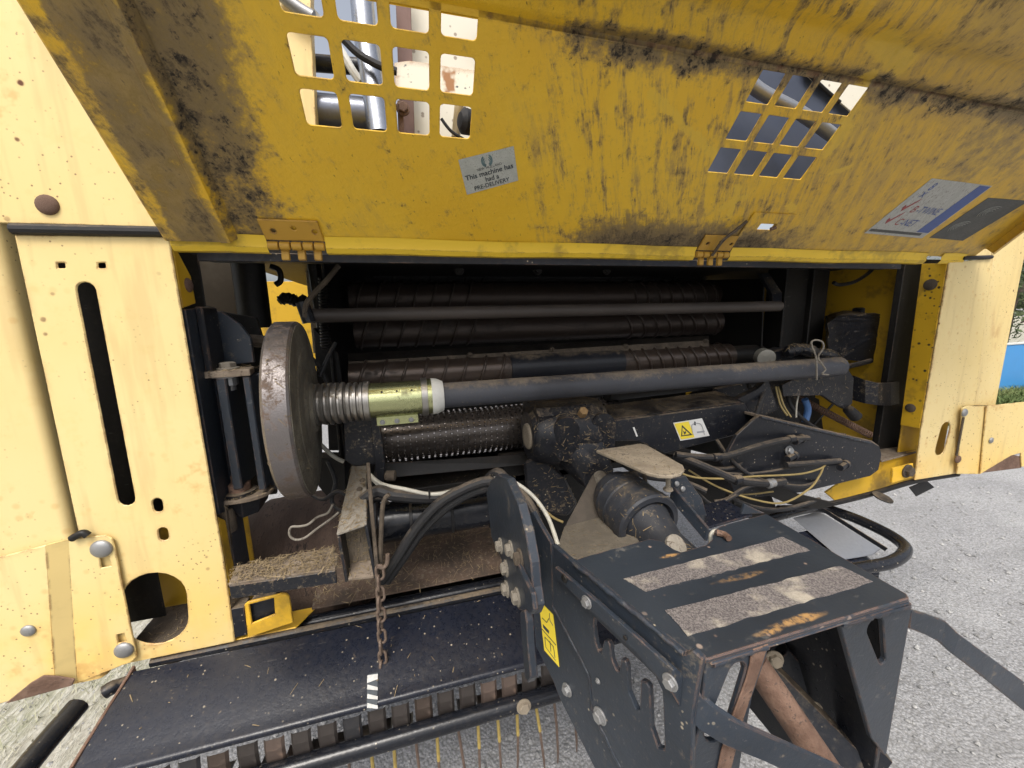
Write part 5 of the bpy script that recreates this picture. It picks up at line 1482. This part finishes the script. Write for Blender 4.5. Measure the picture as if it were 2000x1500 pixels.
front = plate('tongue_cheek', [onc(*p, .008) for p in [(1079, 1064), (1116, 1096), (1338, 1278), (1352, 1270), (1372, 1288), (1366, 1320), (1352, 1400), (1350, 1560), (1240, 1560), (1213, 1500), (1158, 1386), (1152, 1320), (1079, 1180)]], -nC * .008, BLKT, BALER, [hole], bevel=.0012)
front['label'] = 'black front cheek plate of the tongue with hooked cut-out slots'
for px, py, r_ in ((1172, 1398, .0085), (1108, 1347, .0075), (1168, 1330, .003)):
    bolt(onc(px, py, .009 if px > 1110 else .001), nC, r_, ZINC, front)
# long slanted strap bolted to the cheek, sweeping forward
pr_ = [(onc(1090, 1104, .014), onc(1093, 1126, .014)), (onc(1160, 1162, .014), onc(1160, 1190, .014)), (onc(1250, 1240, .014), onc(1250, 1272, .014)), (onc(1322, 1304, .014), onc(1318, 1350, .014)),
       (at(1352, 1330, Y=.300), at(1335, 1380, Y=.300)), (at(1395, 1372, Y=.285), at(1372, 1420, Y=.285)), (at(1440, 1402, Y=.275), at(1420, 1450, Y=.275)), (at(1520, 1438, Y=.262), at(1500, 1482, Y=.262)), (at(1640, 1492, Y=.245), at(1620, 1540, Y=.245))]
_d1 = (pr_[-1][0] - pr_[-3][0]); pr_.append((pr_[-1][0] + _d1 * 1.6 + Vector((0, -.10, -.02)), pr_[-1][1] + _d1 * 1.6 + Vector((0, -.10, -.02))))
strap = strip('tongue_strap', pr_, tuple(nC * .006), BLKT, BALER)
strap['label'] = 'long flat strap bolted along the left of the tongue'
bolt(onc(1146, 1176, .021), nC, .0065, ZINC, strap); bolt(onc(1309, 1332, .021), nC, .0068, ZINC, strap); bolt(onc(1221, 1246, .021), nC, .003, DARK, strap, 'round')
bolt(onc(1102, 1130, .021), nC, .006, DARK, strap, 'round')
# decal on the rear cheek
dpl = [onc(*p, .0012) for p in [(1052, 1172), (1080, 1201), (1092, 1303), (1063, 1270)]]
plate('decal', dpl, -nC * .0006, DECY, rear, bevel=0)['label'] = 'bright yellow instruction decal'
plate('decal_mark', [onc(*p, .0016) for p in [(1060, 1219), (1072, 1232), (1072, 1238), (1067, 1233), (1061, 1226)]], -nC * .0003, INK, rear, bevel=0)
for pts_ in ([(1058, 1228), (1086, 1260)], [(1059, 1207), (1068, 1216), (1072, 1208)], [(1064, 1244), (1066, 1264), (1085, 1290)], [(1064, 1244), (1081, 1263), (1084, 1284)], [(1074, 1252), (1076, 1272)], [(1073, 1198), (1074, 1212), (1080, 1222)]):
    tube('decal_line', [onc(*p, .0016) for p in pts_], .0006, INK, rear, 4, spline=False)
# curved inner plates where the tongue meets the cross pipe
def onx(px, py, X): return at(px, py, X=X)
XS = .118
sidep = plate('tongue_bracket', [onx(*p, XS) for p in [(950, 962), (958, 938), (972, 926), (990, 935), (1012, 985), (1026, 1040), (1036, 1100), (1040, 1148), (1046, 1185), (1040, 1200), (1028, 1196), (1012, 1190), (1004, 1182), (987, 1150), (980, 1095), (960, 1050)]], (.012, 0, 0), BLKT, BALER)
sidep['label'] = 'black bolted bracket joining the cross pipe to the tongue'
for px, py in ((978, 1066), (998, 1073), (989, 1110), (990, 1150), (1011, 1166), (1016, 1090)):
    bolt(onx(px, py, XS - .001), (-1, 0, 0), .0090, DUSTG if px != 1016 else MUDST, sidep)
lev = [onx(*p, XS - .004) for p in [(1016, 1195), (1024, 1191), (1028, 1215), (1030, 1260), (1036, 1325), (1030, 1334), (1025, 1322), (1020, 1260), (1016, 1215)]]
plate('latch_lever', lev, (.010, 0, 0), BLKT, sidep)
plate('pivot_link', [onx(*p, XS - .006) for p in [(1004, 1100), (1012, 1102), (1038, 1160), (1042, 1192), (1036, 1200), (1028, 1190), (1022, 1150)]], (.006, 0, 0), BLKT, sidep)
strip('guard_rim', [(onc(1008, 1012, .02), onc(1012, 1012, .004)), (onc(1024, 1050, .02), onc(1028, 1050, .004)), (onc(1032, 1090, .02), onc(1036, 1090, .004)), (onc(1036, 1150, .02), onc(1040, 1150, .004))], tuple(-nC * .004), BLK, rear)
# right side of the tongue: cheek, gusset, inside
xr0, yr0 = at(1496, 1003, Z=ZD), at(1774, 1165, Z=ZD)
rc = plate('tongue_cheek', [xr0 - EZ * .007, yr0 - EZ * .007, yr0 - EZ * .40, xr0 - EZ * .40], (-.008, 0, 0), BLK, BALER)
rc['label'] = 'dark right cheek of the tongue seen from inside under the deck'
YFR = .288
gp = [at(*p, Y=YFR) for p in [(1640, 1216), (1782, 1178), (1780, 1195), (1732, 1472), (1728, 1476), (1702, 1442)]]
def tear(c0, r0, c1, r1, Y, n=8):
    a_, b_ = at(*c0, Y=Y), at(*c1, Y=Y)
    d = (b_ - a_); th = math.atan2(d.z, d.x)
    out = [a_ + Vector((math.cos(th + math.pi / 2 + math.pi * k / (n - 1)), 0, math.sin(th + math.pi / 2 + math.pi * k / (n - 1)))) * r0 for k in range(n)]
    out += [b_ + Vector((math.cos(th - math.pi / 2 + math.pi * k / (n - 1)), 0, math.sin(th - math.pi / 2 + math.pi * k / (n - 1)))) * r1 for k in range(n)]
    return out
gus = plate('front_gusset', gp, (0, .007, 0), BLKT, BALER, [tear((1710, 1225), .0135, (1724, 1290), .0055, YFR)])
gus['label'] = 'triangular front gusset of the tongue with a teardrop hole'
lg = [at(*p, Y=YFR) for p in [(1378, 1292), (1504, 1254), (1498, 1280), (1470, 1360), (1448, 1480), (1438, 1560), (1345, 1560), (1352, 1480), (1370, 1400)]]
leg = plate('front_gusset', lg, (0, .007, 0), BLKT, BALER, [tear((1440, 1312), .0115, (1400, 1425), .016, YFR)])
plate('rust_web', [at(*p, Y=YFR - .003) for p in [(1502, 1256), (1494, 1285), (1455, 1400), (1430, 1500), (1425, 1560), (1392, 1560), (1410, 1470), (1428, 1410), (1458, 1330), (1466, 1300), (1470, 1268)]], (0, .003, 0), RUSTM, leg)
leg['label'] = 'left front gusset of the tongue with a rusty web'
tube('jack_tube', [at(1470, 1290, Y=.34), at(1640, 1540, Y=.27)], .017, RUSTM, BALER, 20, spline=False)
strip('inner_rail', [(at(1500, 1290, Y=.40), at(1480, 1330, Y=.40)), (at(1700, 1490, Y=.30), at(1660, 1530, Y=.30))], (.01, .02, 0), BLKD, BALER)
strip('inner_rail', [(at(1540, 1270, Y=.42), at(1515, 1300, Y=.42)), (at(1745, 1490, Y=.31), at(1715, 1530, Y=.31))], (.01, .02, 0), BLK, BALER)
for px, py in ((1512, 1288), (1590, 1386)): bolt(at(px, py, Y=.36), (-.4, -1, .2), .009, TAN, rc)
plate('deck_underplate', [at(1300, 1240, Z=ZD - .03), at(1400, 1285, Z=ZD - .03), at(1740, 1190, Z=ZD - .03), at(1500, 1040, Z=ZD - .03)], (0, 0, -.003), DARK, deck)
# right strap
prr = [(at(1780, 1192, Y=.300), at(1776, 1228, Y=.300)), (at(1815, 1202, Y=.298), at(1808, 1240, Y=.298)), (at(1848, 1214, Y=.296), at(1838, 1256, Y=.296)), (at(1875, 1240, Y=.292), at(1862, 1278, Y=.292)), (at(1930, 1280, Y=.288), at(1915, 1318, Y=.288)), (at(2060, 1375, Y=.28), at(2040, 1420, Y=.28))]
_d2 = (prr[-1][0] - prr[-2][0]); prr.append((prr[-1][0] + _d2 * 1.5 + Vector((0, -.08, -.03)), prr[-1][1] + _d2 * 1.5 + Vector((0, -.08, -.03))))
strip('tongue_strap', prr, (0, .006, 0), BLKT, BALER)['label'] = 'flat strap leaving the right of the tongue'
tube('cord_loop', [at(1388, 1062, Y=.50), at(1388, 1045, Y=.50), at(1398, 1036, Y=.50), at(1410, 1040, Y=.50)], .003, CABLE, deck, 8)
tube('rust_pin', ats([(1400, 1040), (1415, 1044), (1424, 1052)], Z=ZD + .006), .005, RUSTM, deck, 8)

def weld(pts, parent, r_=.0032):
    rw = random.Random(int(pts[0][0] * 1e4) & 0xffff)
    path = []
    for a_, b_ in zip(pts, pts[1:]):
        n_ = max(3, int((b_ - a_).length / .006))
        path += [a_.lerp(b_, k / n_) + Vector((rw.gauss(0, .0004), rw.gauss(0, .0004), rw.gauss(0, .0004))) for k in range(n_)]
    path.append(pts[-1])
    bm = bmesh.new(); sweep(bm, path, [r_ * rw.uniform(.75, 1.25) for _ in path], 7)
    finish('weld_bead', bm, BLKT, parent, smooth=True, angle=80)
weld([onc(1120, 1099, .010), onc(1220, 1180, .010), onc(1336, 1277, .010)], deck)
weld([at(1392, 1296, Y=YFR - .001), at(1498, 1262, Y=YFR - .001)], deck)
weld([at(1644, 1221, Y=YFR - .001), at(1776, 1184, Y=YFR - .001)], deck)
weld([onc(1080, 1182, .004), onc(1152, 1320, .004), onc(1158, 1386, .004), onc(1212, 1497, .004)], front)
weld([at(1486, 815, Y=.798), at(1700, 865, Y=.798)], wa)
weld([Vector((p1.x - .01, p0.y + .043 * math.cos(a_), p0.z + .043 * math.sin(a_))) for a_ in [R(100 + 16 * k) for k in range(9)]], pp, .004)
# small things under the right sill
lathe('mirror_foot', at(1722, 974, Y=.78), Vector((.1, -.3, 1)), [(0, .004), (.004, .026), (.007, .026), (.008, .01)], RUBBER, sill, 20)
plate('loose_flap', ats([(1776, 952), (1810, 938), (1826, 952), (1790, 970)], Y=.84), (0, .003, 0), RUBBER, sill)  # small dark plate below the end of the sill

# ---- upper front of the baler seen through the hood's vent holes
def up_plate(name, pts, Y, mat, t=.006): return plate(name, ats(pts, Y=Y), (0, t, 0), mat, BALER)
box('top_frame', (-.5, 1.24, zt + .012), (1.65, 1.27, zt + .05), DARK, BALER)
up_plate('upper_post', [(500, -120), (606, -120), (608, 60), (618, 262), (560, 262)], 1.00, YOUT, .03)
tube('dark_roller', [at(600, 218, Y=1.06), at(775, 232, Y=1.06)], .038, m_metal('streaked dark cylinder', (.16, .17, .20), .3, .7, .3), BALER, 24, spline=False)
tube('dark_bar', [at(600, 122, Y=1.10), at(700, 130, Y=1.10)], .018, BLKD, BALER, 12, spline=False)
cyl = tube('hydraulic_cylinder', [at(742, 265, Y=1.02), at(712, 60, Y=1.06), at(700, -80, Y=1.1)], .026, CHROME, BALER, 24, spline=False)
tube('cylinder_hose', ats([(672, 78), (700, 105), (740, 128), (775, 140)], Y=1.0), .008, RUBBER, cyl, 10)
tube('white_rod', ats([(560, -30), (640, 60), (690, 140), (705, 160)], Y=1.04), .009, WHITE, cyl, 8)
tube('grey_pipe', ats([(540, -20), (580, 15), (612, 35)], Y=.98), .013, m_metal('grey pipe', (.3, .3, .3), .4, .6), cyl, 12)
up_plate('cream_post', [(738, -80), (752, -80), (770, 262), (742, 262)], 1.10, CREAM, .02)
up_plate('brown_post', [(770, -80), (800, -80), (810, 265), (782, 265)], 1.16, BROWNP, .02)
up_plate('cream_panel', [(790, -120), (1100, -120), (1080, 275), (800, 275)], 1.22, CREAM)
pq = up_plate('rusty_plate', [(770, 122), (800, 118), (945, 140), (940, 200), (772, 182)], 1.08, WHITEP)
strip('foot_angle', [(at(778, 262, Y=1.06), at(778, 276, Y=1.06)), (at(930, 276, Y=1.06), at(930, 290, Y=1.06))], (0, .05, 0), RUSTM, BALER)
up_plate('foot_upright', [(776, 195), (786, 197), (790, 262), (778, 262)], 1.06, RUSTM)
bolt(at(787, 212, Y=1.05), (0, -1, 0), .012, RUSTM, pq)
tube('cream_stanchion', [at(890, 270, Y=1.14), at(898, 190, Y=1.14)], .012, m_plain('tan pipe', (.42, .33, .18), .5), BALER, 12, spline=False)
lathe('black_knob', at(912, 238, Y=1.08), Vector((-1, -.3, 0)), [(-.02, .012), (-.015, .028), (.01, .03), (.02, .018), (.022, .006)], RUBBER, BALER, 20)
tube('black_cable', ats([(862, 232), (880, 255), (905, 272)], Y=1.09), .004, RUBBER, BALER, 8)
lathe('blue_elbow', at(938, 15, Y=1.15), Vector((1, 0, -.6)), [(-.02, .012), (-.018, .02), (.0, .02), (.002, .014), (.05, .014)], BLUEH, BALER, 12)
tube('blue_hose', ats([(942, 25), (950, 50), (953, 90)], Y=1.14), .012, BLUEH, BALER, 10)
# right vents: blue grey sheet with a pale diagonal rail
up_plate('upper_sheet', [(1250, 40), (1560, 100), (1700, 260), (1720, 420), (1250, 420)], 1.20, BLUEP)
tube('diagonal_rail', ats([(1440, 130), (1480, 175), (1570, 225), (1660, 290)], Y=1.10), .020, m_metal('pale rail', (.35, .36, .38), .3, .7, .15), BALER, 16)
up_plate('pale_sheet', [(1560, 60), (1800, 100), (1800, 300), (1700, 250), (1630, 190), (1580, 150)], 1.18, CREAM)
tube('black_strap', ats([(1560, 120), (1600, 165), (1640, 200)], Y=1.12), .006, RUBBER, BALER, 8)
bolt(at(1538, 146, Y=1.19), (0, -1, 0), .006, RUBBER, BALER, 'round')

#PART5
# ---- chaff: loose straw lying on the ledges and castings
def chaff():
    rnd = random.Random(21); bm = bmesh.new()
    want = {'support_arm': 650, 'bracket_shelf': 130, 'lower_bracket': 160, 'gear_case': 900, 'guard_cone': 160, 'channel': 260, 'channel_floor': 120, 'pickup_guard': 70,
            'rusty_tray': 900, 'tank': 120, 'end_bracket': 60, 'arm_flange': 120, 'disc_rim': 320, 'disc_face': 90, 'cavity_ledge': 80, 'lower_casting': 160, 'stop_plate': 60, 'packed_chaff': 160,
            'dirt_lump': 120, 'beam_top': 160, 'shaft_tray': 60, 'upright_foot': 40, 'floor_ledge': 60, 'corrugated_sleeve': 60, 'roller_tray': 150, 'long_tube': 80}
    for o in list(bpy.data.objects):
        base = o.name.split('.')[0]
        if o.type != 'MESH' or base not in want: continue
        me = o.data
        tris = []
        for p in me.polygons:
            n = p.normal
            lim = .25 if base not in ('disc_rim', 'disc_face', 'packed_chaff', 'gear_case', 'lower_casting', 'end_bracket', 'guard_cone', 'upright_foot') else -.25
            if n.z < lim or (base.startswith('disc') and n.y > .2): continue
            vs = [me.vertices[i].co for i in p.vertices]
            for k in range(1, len(vs) - 1):
                tris.append((vs[0], vs[k], vs[k + 1], n, (vs[k] - vs[0]).cross(vs[k + 1] - vs[0]).length * .5))
        if not tris: continue
        cum = []; t = 0
        for q_ in tris: t += q_[4]; cum.append(t)
        import bisect
        for i in range(want[base]):
            a, b, c, n, _ = tris[min(bisect.bisect(cum, rnd.random() * t), len(tris) - 1)]
            r1, r2 = rnd.random(), rnd.random()
            if r1 + r2 > 1: r1, r2 = 1 - r1, 1 - r2
            p = a + (b - a) * r1 + (c - a) * r2 + n * rnd.uniform(.0004, .0065 if base in ('support_arm', 'rusty_tray', 'channel_floor', 'lower_bracket') else .0022)
            d = Vector((rnd.gauss(0, 1), rnd.gauss(0, 1), rnd.gauss(0, .6)))
            d = (d - n * d.dot(n) * .9).normalized()
            L = .0018 + .008 * rnd.random() ** 2.5
            if base in ('support_arm', 'rusty_tray', 'lower_bracket', 'bracket_shelf') and rnd.random() < .3: L *= 2.2
            w_ = rnd.uniform(.0003, .0008)
            sd_ = n.cross(d).normalized() * w_
            m_ = p + n * rnd.uniform(0, .0012)
            vs = [bm.verts.new(v) for v in (p - d * L - sd_, p - d * L + sd_, m_ + sd_ * 1.1, m_ - sd_ * 1.1, p + d * L + sd_ * .6, p + d * L - sd_ * .6)]
            bm.faces.new((vs[0], vs[1], vs[2], vs[3])); bm.faces.new((vs[3], vs[2], vs[4], vs[5]))
    return tag(finish('chaff', bm, m_rough('dry chaff', (.17, .125, .068), (.27, .205, .115), (.09, .065, .04), 60, .85, .1)), 'bits of dry straw and chaff lying on the machinery', 'chaff', kind='stuff')
chaff()
